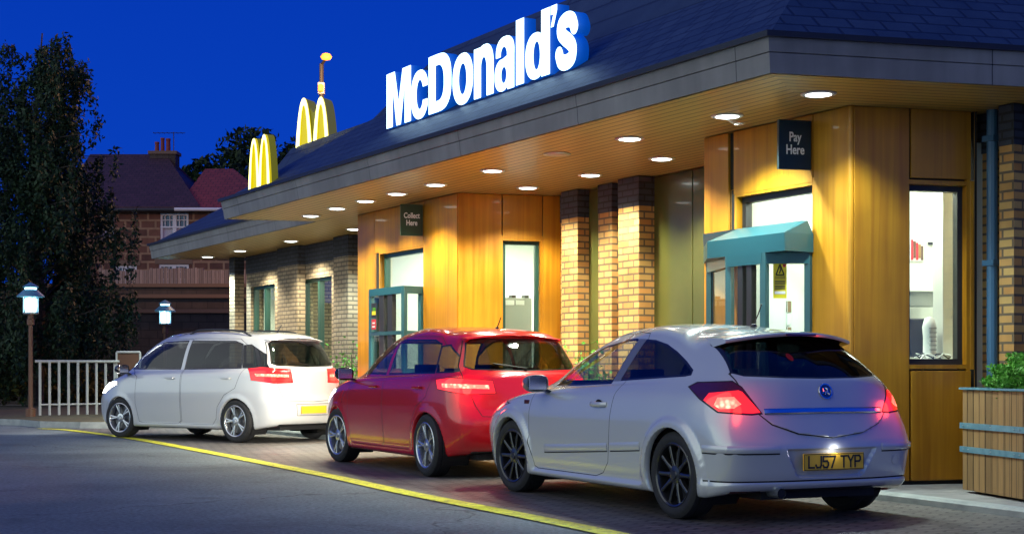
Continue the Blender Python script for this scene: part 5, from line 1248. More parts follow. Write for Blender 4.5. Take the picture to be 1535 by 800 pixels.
def other_car(C, h, L_, H_, W_, paint, label, wb=2.6, tall=0.0, group=None, kind='hatch', hot=4.0):
    """five-door car: scaled from its own length, height and width"""
    hx, hy = h; n_ = math.hypot(hx, hy); hx, hy = hx / n_, hy / n_
    root = empty('parked_car' if kind == 'hatch' else 'people_carrier', (C[0], C[1], .004), math.atan2(hy, hx), label, 'car')
    ax0, ax1 = wb / 2, -wb / 2; rw = .315; bo = tall                      # bo lifts belt and roof
    xf, xr = ax0 + .86, ax1 - (L_ - wb - .86); w = W_ / 2; k = (H_ - .93 - bo) / .51    # roof height stretch above the belt
    Z = lambda z: .93 + bo + (z - .93) * k
    mpv = kind != 'hatch'
    wsx = .55 if mpv else 0.0
    LV = [lvl(xf - .16, xr + .15, w * .88, .18, .18, .18, .24, .50, .42), lvl(xf - .08, xr + .06, w * .94, .21, .20, .20, .26, .52, .45),
          lvl(xf - .02, xr + .01, w * .965, .31, .31, .31, .33, .55, .46), lvl(xf, xr - .01, w * .98, .43, .43, .43, .44, .55, .46),
          lvl(xf, xr - .012, w * .99, .55, .55, .56, .56, .55, .46), lvl(xf - .03, xr + .015, w, .66, .67, .69, .66 + bo * .2, .58, .46),
          lvl(xf - .10, xr + .03, w * .995, .74 + bo * .4, .77 + bo * .5, .80 + bo * .6, .80 + bo * .6, .62, .44),
          lvl(xf - .22, xr + .045, w * .98, .80 + bo * .6, .85 + bo * .8, .90 + bo, .90 + bo, .66, .44, zm=.01),
          lvl(xf - .62 + wsx * .2, xr + .06, w * .935, .90 + bo * .9, .91 + bo, .96 + bo, .97 + bo, .60, .42, zm=.01),
          lvl(xf - .98 + wsx * .6, xr + .09, w * .90, .97 + bo, .945 + bo, .995 + bo, 1.01 + bo, .58, .42, zm=.006),
          lvl(xf - 1.33 + wsx * .75, xr + .18, w * .835, Z(1.14), Z(1.10), Z(1.14), Z(1.15), .50, .38, zm=.02, wt=.97),
          lvl(xf - 1.66 + wsx * .8, xr + .29, w * .755, Z(1.29), Z(1.24), Z(1.27), Z(1.29), .42, .36, zm=.048, wt=.97),
          lvl(xf - 1.79 + wsx * .8, xr + .34, w * .70, Z(1.34), Z(1.305), Z(1.325), Z(1.335), .40, .36, zm=.055, wt=.97),
          lvl(xf - 1.92 + wsx * .8, xr + .41, w * .62, Z(1.38), Z(1.36), Z(1.36), Z(1.362), .35, .36, zm=.05, wt=.97),
          lvl(xf - 2.15 + wsx * .8, xr + .60, w * .34, Z(1.42), Z(1.415), Z(1.395), Z(1.395), .2, .3, zm=.022),
          lvl(xf - 2.3 + wsx * .8, xr + .80, .0, Z(1.432), Z(1.432), Z(1.405), Z(1.405), .1, .2, zm=.018)]
    b = CarBody(LV, (ax0, ax1), .335, rw, nl=80, nc=170, flare=.008, fw=.05, skirt=(ax1 + .38, ax0 - .38, .25, .012))
    b.arches(); side = lambda c: c.y > .3; rg = lambda c: c.x < xr + .72
    zb, zt = .985 + bo, Z(1.29)
    # side glass
    xA0, xA1 = xf - 1.22 + wsx * .6, xf - 1.98 + wsx * .8; xB = ax0 - 1.42; xC = ax1 + .02; xD = ax1 - .40 - (.15 if mpv else 0)
    zf_ = .965 + bo
    door1 = [(ax0 - .42, .86 + bo), (ax0 - .40, .55), (ax0 - .47, .27), (ax0 - .55, .255), (xB + .04, .255), (xB - .02, .30), (xB - .03, 1.0 + bo), (xB - .06, zt + .045), (xA1 - .1, zt + .04), (xA1 + .15, zt - .02), (xA0 - .02, 1.03 + bo)]
    door2 = [(xB - .05, .30), (xB, .255), (ax1 + .50, .255), (ax1 + .42, .34), (ax1 + .38, .52), (ax1 + .22, .70), (xC - .02, .80), (xC - .16, zb + .03), (xC - .06, zt - .06), (xC + .12, zt + .035), (xB - .09, zt + .05), (xB - .06, 1.0 + bo)]
    b.panel('side', door1, 'front_door', gap=.006, region=side); b.panel('side', door2, 'rear_door', gap=.006, region=side)
    g1 = [(xA0 - .10, zf_ + .02), (xA0 - .28, zf_ + (zt - zf_) * .42), (xA1 + .10, zt - .055), (xA1 - .12, zt), (xB + .03, zt + .012), (xB + .055, zb)]
    g2 = [(xB - .055, zb), (xB - .075, zt + .010), (xC + .20, zt - .006), (xC + .04, zt - .05), (xC - .03, zb + .10), (xC - .06, zb + .015)]
    g3 = [(xC - .10, zb + .02), (xC - .06, zb + .10), (xC + .0, zt - .07), (xC - .12, zt - .06), (xD - .02, zb + .12), (xD - .06, zb + .05), (xD + .04, zb + .025)]
    for g, nm in ((g1, 'front_glass'), (g2, 'rear_glass'), (g3, 'quarter_glass')): b.panel('side', g, nm, gap=.016, gname='trim', region=side, mind=.02)
    # hatch, rear glass, lamps
    hatch = [(.46, zt + .025), (.55, zt - .02), (.655, 1.06 + bo), (.66, .92 + bo), (.56, .72), (.50, .62), (0, .60)]; hatch = [(x * W_ / 1.75, z) for x, z in hatch]; hatch += [(-x, z) for x, z in hatch[-2::-1]]
    b.panel('rear', hatch, 'hatch', gap=.007, region=rg, mind=.05)
    gl = [(.46, zt), (.53, zt - .04), (.60, 1.10 + bo), (.61, 1.06 + bo), (.56, 1.035 + bo), (0, 1.02 + bo)]; gl = [(x * W_ / 1.75, z) for x, z in gl]; gl += [(-x, z) for x, z in gl[-2::-1]]
    b.panel('rear', gl, 'rear_window', gap=.012, gname='trim', region=rg, mind=.05)
    pj = lambda x, y: .572 * x + .82 * y
    z0, z1 = .80 + bo * .7, .945 + bo * (1 if not mpv else 1.6)
    lamp = [(pj(xr + .46, w * .95), z1 - .02), (pj(xr + .30, w * .86), z1), (pj(xr + .06, w * .45), z1 - .03), (pj(xr + .03, w * .43), z0 + .01), (pj(xr + .15, w * .72), z0), (pj(xr + .40, w * .965), z0 + .05)]
    b.panel('diag', lamp, 'tail_light', gap=.006, region=lambda c: c.x < xr + .8 and c.y > .2)
    zm_ = (z0 + z1) / 2
    hotp = [(pj(xr + .36, w * .93), zm_ + .025), (pj(xr + .08, w * .48), zm_ + .01), (pj(xr + .07, w * .48), zm_ - .03), (pj(xr + .34, w * .93), zm_ - .015)]
    b.cut('diag', hotp, 'tail_hot', only=('tail_light',), region=lambda c: c.x < xr + .8 and c.y > .2)
    b.panel('rear', [(.33, .56), (-.33, .56), (-.31, .40), (.31, .40)], 'recess', gap=.008, region=rg)
    b.panel('rear', [(.62, .10), (.58, .27), (-.58, .27), (-.62, .10)], 'diffuser', gap=.001, region=rg, mind=-.2)
    ws = [(.54, zt - .01), (.66, 1.05 + bo), (.67, .995 + bo), (0, .985 + bo)]; ws = [(x * W_ / 1.75, z) for x, z in ws]; ws += [(-x, z) for x, z in ws[-2::-1]]
    b.panel('front', ws, 'windscreen', gap=.014, gname='trim', region=lambda c: c.x > -.3 and c.z > .94 + bo, mind=.05)
    hl = [(.44, .64 + bo * .4), (.42, .72 + bo * .4), (.62, .78 + bo * .6), (w - .05, .82 + bo * .6), (w - .03, .78 + bo * .6), (w - .08, .66 + bo * .4)]
    b.panel('front', hl, 'headlight', gap=.006, region=lambda c: c.x > ax0 - .1 and c.y > .3, mind=.02)
    b.panel('front', [(.5, .34), (.45, .50), (-.45, .50), (-.5, .34)], 'grille', gap=.006, region=lambda c: c.x > ax0)
    ob = b.finish(root, None,
        {'body': [('body', paint), ('gap', 'gap'), ('trim', 'trim'), ('lip', paint)], 'hatch': [('hatch', paint), ('recess', paint)], 'rear_window': [('rear_window', 'tint3')], 'diffuser': [('diffuser', 'dark')], 'windscreen': [('windscreen', 'tint2')], 'grille': [('grille', 'trim')]},
        {'front_door': [('front_door', paint)], 'rear_door': [('rear_door', paint)], 'front_glass': [('front_glass', 'tint3')], 'rear_glass': [('rear_glass', 'tint3')], 'quarter_glass': [('quarter_glass', 'tint3')], 'tail_light': [('tail_light', 'lamp_red')], 'lens': [('tail_hot', 'lamp_hot')], 'headlight': [('headlight', 'head')]},
        {'lens': 'tail_light', 'front_glass': 'front_door', 'rear_glass': 'rear_door', 'rear_window': 'hatch'})
    T = w - .115
    for x in (ax0, ax1):
        for sg in (1, -1): make_wheel(root, x, sg * T, rw, .205, 5, 'rim_silver', sg, steer=(R(6) if x > 0 else 0), dbl=True)
    liners(root, (ax0, ax1), .335, rw, w - .075, w - .36, (xr + .15, xf - .2, .18))
    seats(root, ((.0, (.36, -.36), .56), (ax1 + .42, (.40, 0, -.40), .52)), z=.32 + bo * .6)
    f_ = lambda a, b_, z_: Vector((a, b_, z_))
    mb = MB(); mb.box(f_, ax0 - .72, ax0 - .35, -.64, .64, .72 + bo * .8, .91 + bo * .9, 'seat'); o = mb.build('dashboard', root, bevel=.05); o.matrix_parent_inverse = Matrix()
    for sg in (1, -1):
        mirror_part(root, xA0 - .16, w + .085, zf_ + .015, sg, 'trim')
        for (hx_, dn) in ((xB + .20, 'front_door'), (xC + .16, 'rear_door')):
            p, nn = b.hit((hx_, 3, .845 + bo), (0, -1, 0)); mb = MB(); mb.box(f_, p.x - .09, p.x + .09, sg * (p.y + .018), sg * (p.y + .034), p.z - .013, p.z + .013, paint)
            for e_ in (-.08, .08): mb.box(f_, p.x + e_ - .012, p.x + e_ + .012, sg * (p.y - .004), sg * (p.y + .020), p.z - .011, p.z + .011, paint)
            o = mb.build('handle', root, bevel=.004); o.matrix_parent_inverse = Matrix(); o.parent = ob[dn][0 if sg > 0 else 1]
    if mpv:
        for sg in (1, -1):
            pts = []
            for q in range(9):
                p, nn = b.hit((xf - 2.15 + (xr + .75 - xf + 2.15) * q / 8, w * .60, 3), (0, -.0001, -1)); pts.append(Vector((p.x, sg * p.y, p.z + (.045 if 0 < q < 8 else .0))))
            mb = MB(); mb.tube(pts, .014, 'dark', 8); o = mb.build('roof_rail', root, wheel=True)
    # roof spoiler lip, rear plate, aerial, screen wiper
    mb = MB(); sec = []
    for q in range(15):
        yy = (-.54 + 1.08 * q / 14) * W_ / 1.75; u = abs(yy) / .54; xe = xr + .24 + .10 * u ** 2; z_ = zt + .052 * k - .045 * u ** 2
        sec.append([(xe + .2, yy, z_ + .016), (xe + .01, yy, z_ - .002), (xe, yy, z_ - .014), (xe + .12, yy, z_ - .04)])
    for q in range(14):
        for j in range(4): mb.face([sec[q][j], sec[q][(j + 1) % 4], sec[q + 1][(j + 1) % 4], sec[q + 1][j]], [(0, 0)] * 4, paint)
    mb.face(sec[0], [(0, 0)] * 4, paint); mb.face(sec[-1], [(0, 0)] * 4, paint)
    o = mb.build('spoiler', root); o.matrix_parent_inverse = Matrix(); smooth_by_angle(o, 45)
    pp, pn = b.hit((-5, 0, .48), (1, 0, 0))
    mb = MB(); mb.box(f_, pp.x - .014, pp.x - .002, -.26, .26, .425, .535, 'plate_y'); o = mb.build('number_plate', root, bevel=.002); o.matrix_parent_inverse = Matrix()
    mb = MB(); mb.lathe([(0, 0.03), (.02, .02), (.028, .0)], 0, 0, 0, 'trim', 12); mb.tube([(0, 0, .02), (-.05, 0, .07), (-.09, 0, .12)], .006, 'trim', 6); o = mb.build('aerial', root); o.matrix_parent_inverse = Matrix(); o.location = (xr + .75, 0, Z(1.395))
    wp, wn_2 = b.hit((-5, 0, 1.05 + bo), (1, 0, 0)); mb = MB(); mb.tube([(wp.x - .02, 0, 1.04 + bo), (wp.x - .005, .36, 1.085 + bo)], .008, 'trim', 6); mb.lathe([(0, .01), (.022, 0)], wp.x - .015, 0, 1.03 + bo, 'trim', 12); o = mb.build('wiper', root); o.matrix_parent_inverse = Matrix()
    for sg in (1, -1):
        l = bpy.data.lights.new('headlamp_beam', 'SPOT'); l.energy = hot * 60; l.spot_size = R(70); l.spot_blend = .8; l.shadow_soft_size = .06; l.color = (1, .96, .86)
        o = bpy.data.objects.new('headlamp_beam', l); COL.objects.link(o); o.parent = root; o.location = (xf + .03, sg * (w - .2), .72); o.rotation_euler = (R(86), 0, R(-90))
        l = bpy.data.lights.new('tail_glow', 'POINT'); l.energy = hot; l.color = (1, .05, .03); l.shadow_soft_size = .08; o = bpy.data.objects.new('tail_glow', l); COL.objects.link(o); o.parent = root; o.location = (xr + .03, sg * (w * .78), zm_)
    return root
M['tint3'] = glass('grey_tint', (.30, .33, .34), 1.0, .01, 1.6)
other_car((-.70, 16.31), (-.45, .893), 4.12, 1.54, 1.74, 'redpaint', 'glossy red five door hatchback with tail lamps lit beside the Collect bay', wb=2.6, tall=.05, hot=6.0)
other_car((-4.6, 23.0), (-.80, .60), 4.25, 1.68, 1.78, 'whitepaint', 'pale silver people carrier driving off past the far windows', wb=2.65, tall=.10, kind='mpv', hot=4.0)

# ------------------------------------------------------------------ roof signs
# letter shapes drawn from discs, bars and swept strokes on a fine grid, then outlined
GN = 260
_y, _x = np.mgrid[0:GN, 0:GN]; GX = (_x - 10) / (GN - 20.0); GY = (_y - 10) / (GN - 20.0)
def ell(cx, cy, rx, ry, q=2.2): return (np.abs((GX - cx) / rx) ** q + np.abs((GY - cy) / ry) ** q) <= 1
def bar(x0, x1, y0, y1): return (GX >= x0) & (GX <= x1) & (GY >= y0) & (GY <= y1)
def quad(*p):
    m = np.zeros_like(GX, bool); n = len(p); j = n - 1
    for i in range(n):
        (xi, yi), (xj, yj) = p[i], p[j]
        with np.errstate(divide='ignore', invalid='ignore'): m ^= ((yi > GY) != (yj > GY)) & (GX < (xj - xi) * (GY - yi) / ((yj - yi) or 1e-9) + xi)
        j = i
    return m
def stroke(pts, w, h):
    """swept elliptical nib along a smooth path"""
    m = np.zeros_like(GX, bool); P_ = np.array(pts, float); n = len(P_); t = np.arange(n, dtype=float); tt = np.linspace(0, n - 1, 160); C_ = hermite(P_, t, tt)
    for x, y in C_: m |= (((GX - x) / w) ** 2 + ((GY - y) / h) ** 2) <= 1
    return m
def gmask(ch):
    if ch == 'l': return bar(0, 1, 0, 1)
    if ch == 'M': return quad((0, 0), (0, 1), (.34, 1), (.5, .42), (.66, 1), (1, 1), (1, 0), (.745, 0), (.745, .70), (.59, 0), (.41, 0), (.255, .70), (.255, 0))
    if ch == 'o': return ell(.5, .5, .5, .5) & ~ell(.5, .5, .185, .30, 2.0)
    if ch == 'c': return (ell(.53, .5, .53, .5) & ~ell(.54, .5, .20, .30, 2.0) & ~((GX > .56) & (GY > .37) & (GY < .635)) & (GX <= 1))
    if ch == 'D': return ((bar(0, .45, 0, 1) | (ell(.42, .5, .58, .5, 2.7) & (GX > .40))) & ~(bar(.31, .45, .19, .81) | (ell(.40, .5, .275, .31, 2.5) & (GX >= .43))))
    if ch == 'n': return bar(0, .36, 0, .97) | ((ell(.56, .56, .44, .44, 2.4) & ~ell(.50, .48, .15, .28, 2.2)) & (GY > .55) & (GX > .30)) | bar(.645, 1, 0, .60)
    if ch == 'd': return (ell(.42, .345, .42, .355, 2.2) & ~ell(.47, .345, .135, .215, 2.0) & (GX < .8)) | bar(.655, 1, 0, 1)
    if ch == 'a': return (ell(.37, .29, .37, .30, 2.2) & ~ell(.46, .285, .13, .15, 2.0) & (GX < .80)) | bar(.635, .97, .0, .70) | ((ell(.52, .69, .455, .31, 2.3) & ~ell(.46, .66, .155, .15, 2.0)) & (GY > .635) & (GX > .05)) | quad((.40, .44), (.40, .59), (.80, .66), (.80, .50))
    if ch == 's': return stroke([(.84, .70), (.74, .82), (.5, .86), (.27, .80), (.24, .68), (.42, .56), (.62, .47), (.77, .35), (.74, .20), (.5, .14), (.26, .18), (.16, .31)], .165, .135)
    if ch == "'": return quad((0, 1), (1, 1), (1, .72), (.45, 0), (0, 0), (.42, .58), (0, .58))
def outline(mask):
    f = mask.astype(float)
    for _ in range(3):
        f[1:-1] = (f[:-2] + 2 * f[1:-1] + f[2:]) / 4; f[:, 1:-1] = (f[:, :-2] + 2 * f[:, 1:-1] + f[:, 2:]) / 4
    seg = {}; H_, W_ = f.shape
    def ip(a, b_): return (.5 - a) / (b_ - a)
    cells = np.argwhere(((f[:-1, :-1] > .5).astype(int) + (f[1:, :-1] > .5) + (f[:-1, 1:] > .5) + (f[1:, 1:] > .5)) % 4 != 0)
    for i, j in cells:
        a, b_, c, d = f[i, j], f[i, j + 1], f[i + 1, j + 1], f[i + 1, j]; k = (a > .5) | (b_ > .5) << 1 | (c > .5) << 2 | (d > .5) << 3
        E0_ = (('h', i, j), (j + ip(a, b_), i)) if (a > .5) != (b_ > .5) else None; E1_ = (('v', i, j + 1), (j + 1, i + ip(b_, c))) if (b_ > .5) != (c > .5) else None
        E2_ = (('h', i + 1, j), (j + ip(d, c), i + 1)) if (d > .5) != (c > .5) else None; E3_ = (('v', i, j), (j, i + ip(a, d))) if (a > .5) != (d > .5) else None
        es = [e for e in (E0_, E1_, E2_, E3_) if e]
        for q in range(0, len(es), 2):
            A_, B__ = es[q], es[q + 1]; seg.setdefault(A_[0], []).append((B__[0], A_[1])); seg.setdefault(B__[0], []).append((A_[0], B__[1]))
    loops = []; seen = set()
    for k0 in list(seg):
        if k0 in seen: continue
        lp = []; k = k0; prev = None
        while k not in seen:
            seen.add(k); lp.append(seg[k][0][1]); nx = [q[0] for q in seg[k] if q[0] != prev and q[0] not in seen]
            if not nx: break
            prev, k = k, nx[0]
        if len(lp) > 8: loops.append(lp)
    out = []
    for lp in loops:                                         # drop points on straight runs
        n = len(lp); keep = []
        for i in range(n):
            a, b_, c = lp[i - 2], lp[i], lp[(i + 2) % n]; cr_ = abs((b_[0] - a[0]) * (c[1] - b_[1]) - (b_[1] - a[1]) * (c[0] - b_[0]))
            if cr_ > .02 and (i % 2 == 0 or cr_ > .6): keep.append(b_)
        out.append(keep if len(keep) > 3 else lp)
    return out
def glyph(ch):
    cu = bpy.data.curves.new('g', 'CURVE'); cu.dimensions = '2D'; cu.fill_mode = 'BOTH'; cu.extrude = .5
    for lp in outline(gmask(ch)):
        sp = cu.splines.new('POLY'); sp.points.add(len(lp) - 1); sp.use_cyclic_u = True
        for p, (x, y) in zip(sp.points, lp): p.co = ((x - 10) / (GN - 20.0), (y - 10) / (GN - 20.0), 0, 1)
    o = bpy.data.objects.new('g', cu); COL.objects.link(o); dg = bpy.context.evaluated_depsgraph_get(); dg.update()
    me = bpy.data.meshes.new_from_object(o.evaluated_get(dg)); bpy.data.objects.remove(o); bpy.data.curves.remove(cu); return me
SN = .90                                                   # distance of the lettering plane from the bay front
def lett_line(px, top):                                    # cap line and base line of the sign, read along the facade
    t = tpx(px, SN); p = FU(t, SN, 0)
    return t
tA, tB = tpx(580, SN), tpx(866.6, SN)
zbase0, zbase1 = zpy(188, FU(tA, SN, 0)), zpy(104.5, FU(tB, SN, 0)); zc0, zc1 = zpy(107, FU(tA, SN, 0)), zpy(2, FU(tB, SN, 0))
zb_s, cap = (zbase0 + zbase1) / 2, ((zc0 - zbase0) + (zc1 - zbase1)) / 2
sg = empty('roof_lettering', FU((tA + tB) / 2, SN - .1, zb_s - .03), 0, 'large white illuminated lettering standing on the roof edge above the canopy', 'sign')
xh = .845
for ch, p0, p1, ht in (('M', 579.5, 616, 1), ('c', 616, 641, xh), ('D', 642.5, 676.5, 1), ('o', 678.5, 709, xh), ('n', 710.5, 740, xh), ('a', 741.5, 771, xh), ('l', 773.5, 785.5, 1.02), ('d', 787.5, 824.3, 1.02), ("'", 825.5, 835, 0), ('s', 832.5, 866.5, xh)):
    me = glyph(ch); a0, a1 = tpx(p0, SN), tpx(p1, SN)
    if ht == 0:
        z0_, z1_s = zb_s + cap * .70, zb_s + cap * 1.02
    else: z0_, z1_s = zb_s - (.012 if ch in 'coas' else 0), zb_s + cap * ht
    vs = np.array([v.co[:] for v in me.vertices]); mn_, mx_ = vs.min(0), vs.max(0)
    out = []
    for v in vs:
        f = (v - mn_) / (mx_ - mn_); p = FU(a0 + (a1 - a0) * f[0], SN - .15 + .15 * f[2], z0_ + (z1_s - z0_) * f[1]); out.append(p)
    for v, p in zip(me.vertices, out): v.co = p
    me.materials.append(M['sign_blue']); me.materials.append(M['sign_white'])
    bm = bmesh.new(); bm.from_mesh(me); bmesh.ops.remove_doubles(bm, verts=bm.verts, dist=1e-4); bmesh.ops.recalc_face_normals(bm, faces=bm.faces)
    for f in bm.faces: f.material_index = 1 if f.normal.dot(Vector((NX, NY, 0))) > .9 else 0
    bm.to_mesh(me); bm.free()
    o = bpy.data.objects.new('letter', me); COL.objects.link(o); o.parent = sg; o.matrix_parent_inverse = Matrix.Translation(-sg.location)
mb = MB()
for k in range(8):
    a = tA + (tB - tA) * (k + .5) / 8; zr_ = ZE + .734 * (NE - SN + .12)
    mb.tube([FU(a, SN - .12, zr_ - .08), FU(a, SN - .12, zb_s + .15)], .018, 'dark', 6)
mb.tube([FU(tA - .1, SN - .17, zb_s + .13), FU(tB + .1, SN - .17, zb_s + .13)], .022, 'dark', 6)
mb.build('bracket', sg)

def arches(fr, w, h, dep, z0, label, loc):
    t = empty('arch_sign', loc, 0, label, 'sign', 'yellow arch signs on the roof')
    def prof(a, top, n=26):
        pts = []
        for k in range(n + 1):
            u = -1 + 2 * k / n; z = top * (1 - abs(u) ** 2.35) ** .80; pts.append((a * u, z))
        return pts
    body = MB(); face = MB(); a = w * .258; sw = w * .115
    for xc in (w * .258, w * .742):
        o_ = prof(a, h); q = [fr(xc + x, 0, z0 + z) for x, z in o_]; d = fr(0, -dep, 0) - fr(0, 0, 0)
        body.prism(q, d, 'arch_side')
        i_ = prof(a - sw, h * .90)
        body.face([fr(xc + x, .003, z0 + z) for x, z in i_], [(0, 0)] * len(i_), 'arch_glow')
        n = len(o_)
        for k in range(n - 1):
            P4 = [o_[k], o_[k + 1], i_[k + 1], i_[k]]
            for b0, b1 in ((.035, .035),): face.face([fr(xc + x, .035, z0 + z) for x, z in P4], [(0, 0)] * 4, 'arch_lit')
            face.face([fr(xc + o_[k][0], 0, z0 + o_[k][1]), fr(xc + o_[k + 1][0], 0, z0 + o_[k + 1][1]), fr(xc + o_[k + 1][0], .035, z0 + o_[k + 1][1]), fr(xc + o_[k][0], .035, z0 + o_[k][1])], [(0, 0)] * 4, 'arch_glow')
            face.face([fr(xc + i_[k][0], 0, z0 + i_[k][1]), fr(xc + i_[k + 1][0], 0, z0 + i_[k + 1][1]), fr(xc + i_[k + 1][0], .035, z0 + i_[k + 1][1]), fr(xc + i_[k][0], .035, z0 + i_[k][1])], [(0, 0)] * 4, 'arch_glow')
    # web that fills between the arches
    body.prism([fr(w * .258, -.02, z0), fr(w * .742, -.02, z0), fr(w * .742, -.02, z0 + h * .96), fr(w * .62, -.02, z0 + h * .88), fr(w * .5, -.02, z0 + h * .80), fr(w * .38, -.02, z0 + h * .88), fr(w * .258, -.02, z0 + h * .96)], fr(0, -(dep - .02), 0) - fr(0, 0, 0), 'arch_side')
    body.build('box', t); face.build('lit_face', t)
    return t
# first: flush with the eave at the far end of the canopy
n_a = 1.42; aL, aR = tpx(375.5, n_a), tpx(407.5, n_a)
fA = lambda x, b_, z: FU(aL - x, n_a + b_, z)
zA0 = ZE + .03; zA1 = zpy(198.5, FU(aR, n_a, 0))
arches(fA, aL - aR, zA1 - zA0, .10, zA0, 'tall yellow lit double arch sign at the far end of the canopy eave', FU((aL + aR) / 2, n_a, zA0))
# second: on the ridge of the far roof, turned towards the car park
d2 = 28.4; q2 = Vector(((443 - CX) / FOC * d2, d2, 0)); wx, wy = .938, -.345
w2 = .76
fB = lambda x, b_, z: Vector((q2.x + wx * x - .345 * b_, q2.y + wy * x - .938 * b_, z))
zB1 = zpy(148.5, q2); arches(fB, w2, zB1 - 4.85, .36, 4.85, 'broad yellow lit double arch sign standing on the roof ridge', fB(w2 / 2, 0, 4.85))

# ------------------------------------------------------------------ street lamps
def lantern(px, pyb, label, z0=.12, H=2.62):
    p = gnd(px, pyb, z0); t = empty('lamp_post', p, 0, label, 'lamp', 'short lantern posts by the verge'); x, y = p.x, p.y
    mb = MB(); mb.lathe([(.10, 0), (.10, .16), (.045, .18), (.042, H - .78), (.075, H - .77), (.075, H - .66), (.06, H - .65), (.06, H - .56)], x, y, z0, 'post_wood', 14); mb.build('post', t)
    mb = MB(); mb.lathe([(.14, H - .56), (.15, H - .54), (.15, H - .52)], x, y, z0, 'steel', 14)
    for k in range(4):
        a = k * math.pi / 2 + .5; mb.tube([Vector((x + .145 * math.cos(a), y + .145 * math.sin(a), z0 + H - .54)), Vector((x + .145 * math.cos(a), y + .145 * math.sin(a), z0 + H - .20))], .012, 'steel', 6)
    mb.build('cage', t)
    mb = MB(); mb.lathe([(.27, H - .21), (.27, H - .19), (.14, H - .07), (.14, H - .06)], x, y, z0, 'band', 20); mb.lathe([(.15, H - .02), (.165, H - .0), (.06, H + .06), (0, H + .09)], x, y, z0, 'band', 18); mb.build('hood', t)
    mb = MB(); mb.lathe([(.10, H - .53), (.125, H - .40), (.12, H - .24), (.05, H - .22)], x, y, z0, 'lantern', 16); mb.build('lens', t); mb = MB(); mb.lathe([(.115, H - .06), (.115, H - .02)], x, y, z0, 'lantern', 16); mb.build('top_lens', t)
    l = bpy.data.lights.new('lantern_light', 'POINT'); l.energy = 70; l.color = (.55, .85, 1.0); l.shadow_soft_size = .12; o = bpy.data.objects.new('lantern_light', l); COL.objects.link(o); o.parent = t; o.location = (0, 0, H - .62 if False else H - .30)
    l2 = l
    return t
lantern(46, 624, 'lit blue white lantern on a short brown post under the big tree')
lantern(247.5, 608, 'lit blue white lantern in front of the dark retaining wall', H=2.66)
p = Vector(((482 - CX) / FOC * 46, 46, 0)); t = empty('street_lamp', p, 0, 'tall street lamp with orange glowing head behind the roof', 'lamp')
mb = MB(); zt_ = zpy(96, p); mb.tube([p, p + Vector((0, 0, zt_))], .11, 'dark', 10, r2=.07); mb.build('pole', t)
mb = MB(); mb.tube([p + Vector((0, 0, zt_ - .02)), p + Vector((.12, -.2, zt_ + .06)), p + Vector((.22, -.7, zt_ + .08))], .045, 'dark', 8); mb.box(lambda a, b_, z: p + Vector((a, b_, z)), -.10, .10, -.12, .12, zt_ - .95, zt_ - .60, 'steel'); mb.build('arm', t)
mb = MB(); mb.lathe([(0, -.05), (.13, -.02), (.18, .06), (.12, .15), (0, .18)], p.x + .24, p.y - .75, zt_, 'sodium', 14); mb.build('lamp_head', t)
mb = MB(); mb.lathe([(0, 0), (.09, .03), (.09, .22), (0, .26)], p.x, p.y - .2, zt_ - .92, 'sodium', 10); mb.build('side_lamp', t)
l = bpy.data.lights.new('street_light', 'POINT'); l.energy = 2300; l.color = (1, .50, .20); l.shadow_soft_size = .2; o = bpy.data.objects.new('street_light', l); COL.objects.link(o); o.parent = t; o.location = (.9, -2.6, zt_ - .6)
# guard rail on the verge
p0, p1 = gnd(60, 622, .12), gnd(172, 620, .12); t = empty('guard_rail', (p0 + p1) / 2, 0, 'pale metal guard railing standing on the verge', 'railing')
for k in range(9):
    q = p0 + (p1 - p0) * k / 8; mb = MB(); mb.tube([q, q + Vector((0, 0, 1.12))], .028, 'rail', 8); mb.build('post', t)
mb = MB(); mb.tube([p0 + Vector((-.1, 0, 1.12)), p1 + Vector((.1, 0, 1.12))], .028, 'rail', 8); mb.build('top_rail', t); mb = MB(); mb.tube([p0 + Vector((0, 0, .22)), p1 + Vector((0, 0, .22))], .018, 'rail', 8); mb.build('bottom_rail', t)
q0, q1 = gnd(175, 620, .12), gnd(210, 620, .12); t = empty('notice_frame', (q0 + q1) / 2, 0, 'tall pale framed board with a brown top panel beside the guard railing', 'board')
mb = MB(); 
for q in (q0, q1): mb.tube([q, q + Vector((0, 0, 1.32))], .025, 'rail', 8)
mb.tube([q0 + Vector((0, 0, 1.32)), q1 + Vector((0, 0, 1.32))], .025, 'rail', 8); mb.build('frame', t)
mb = MB(); mb.box(lambda a, b_, z: q0 + (q1 - q0) * a + Vector((0, b_, z)), .04, .96, -.012, .012, .95, 1.28, 'post_wood'); mb.build('panel', t)

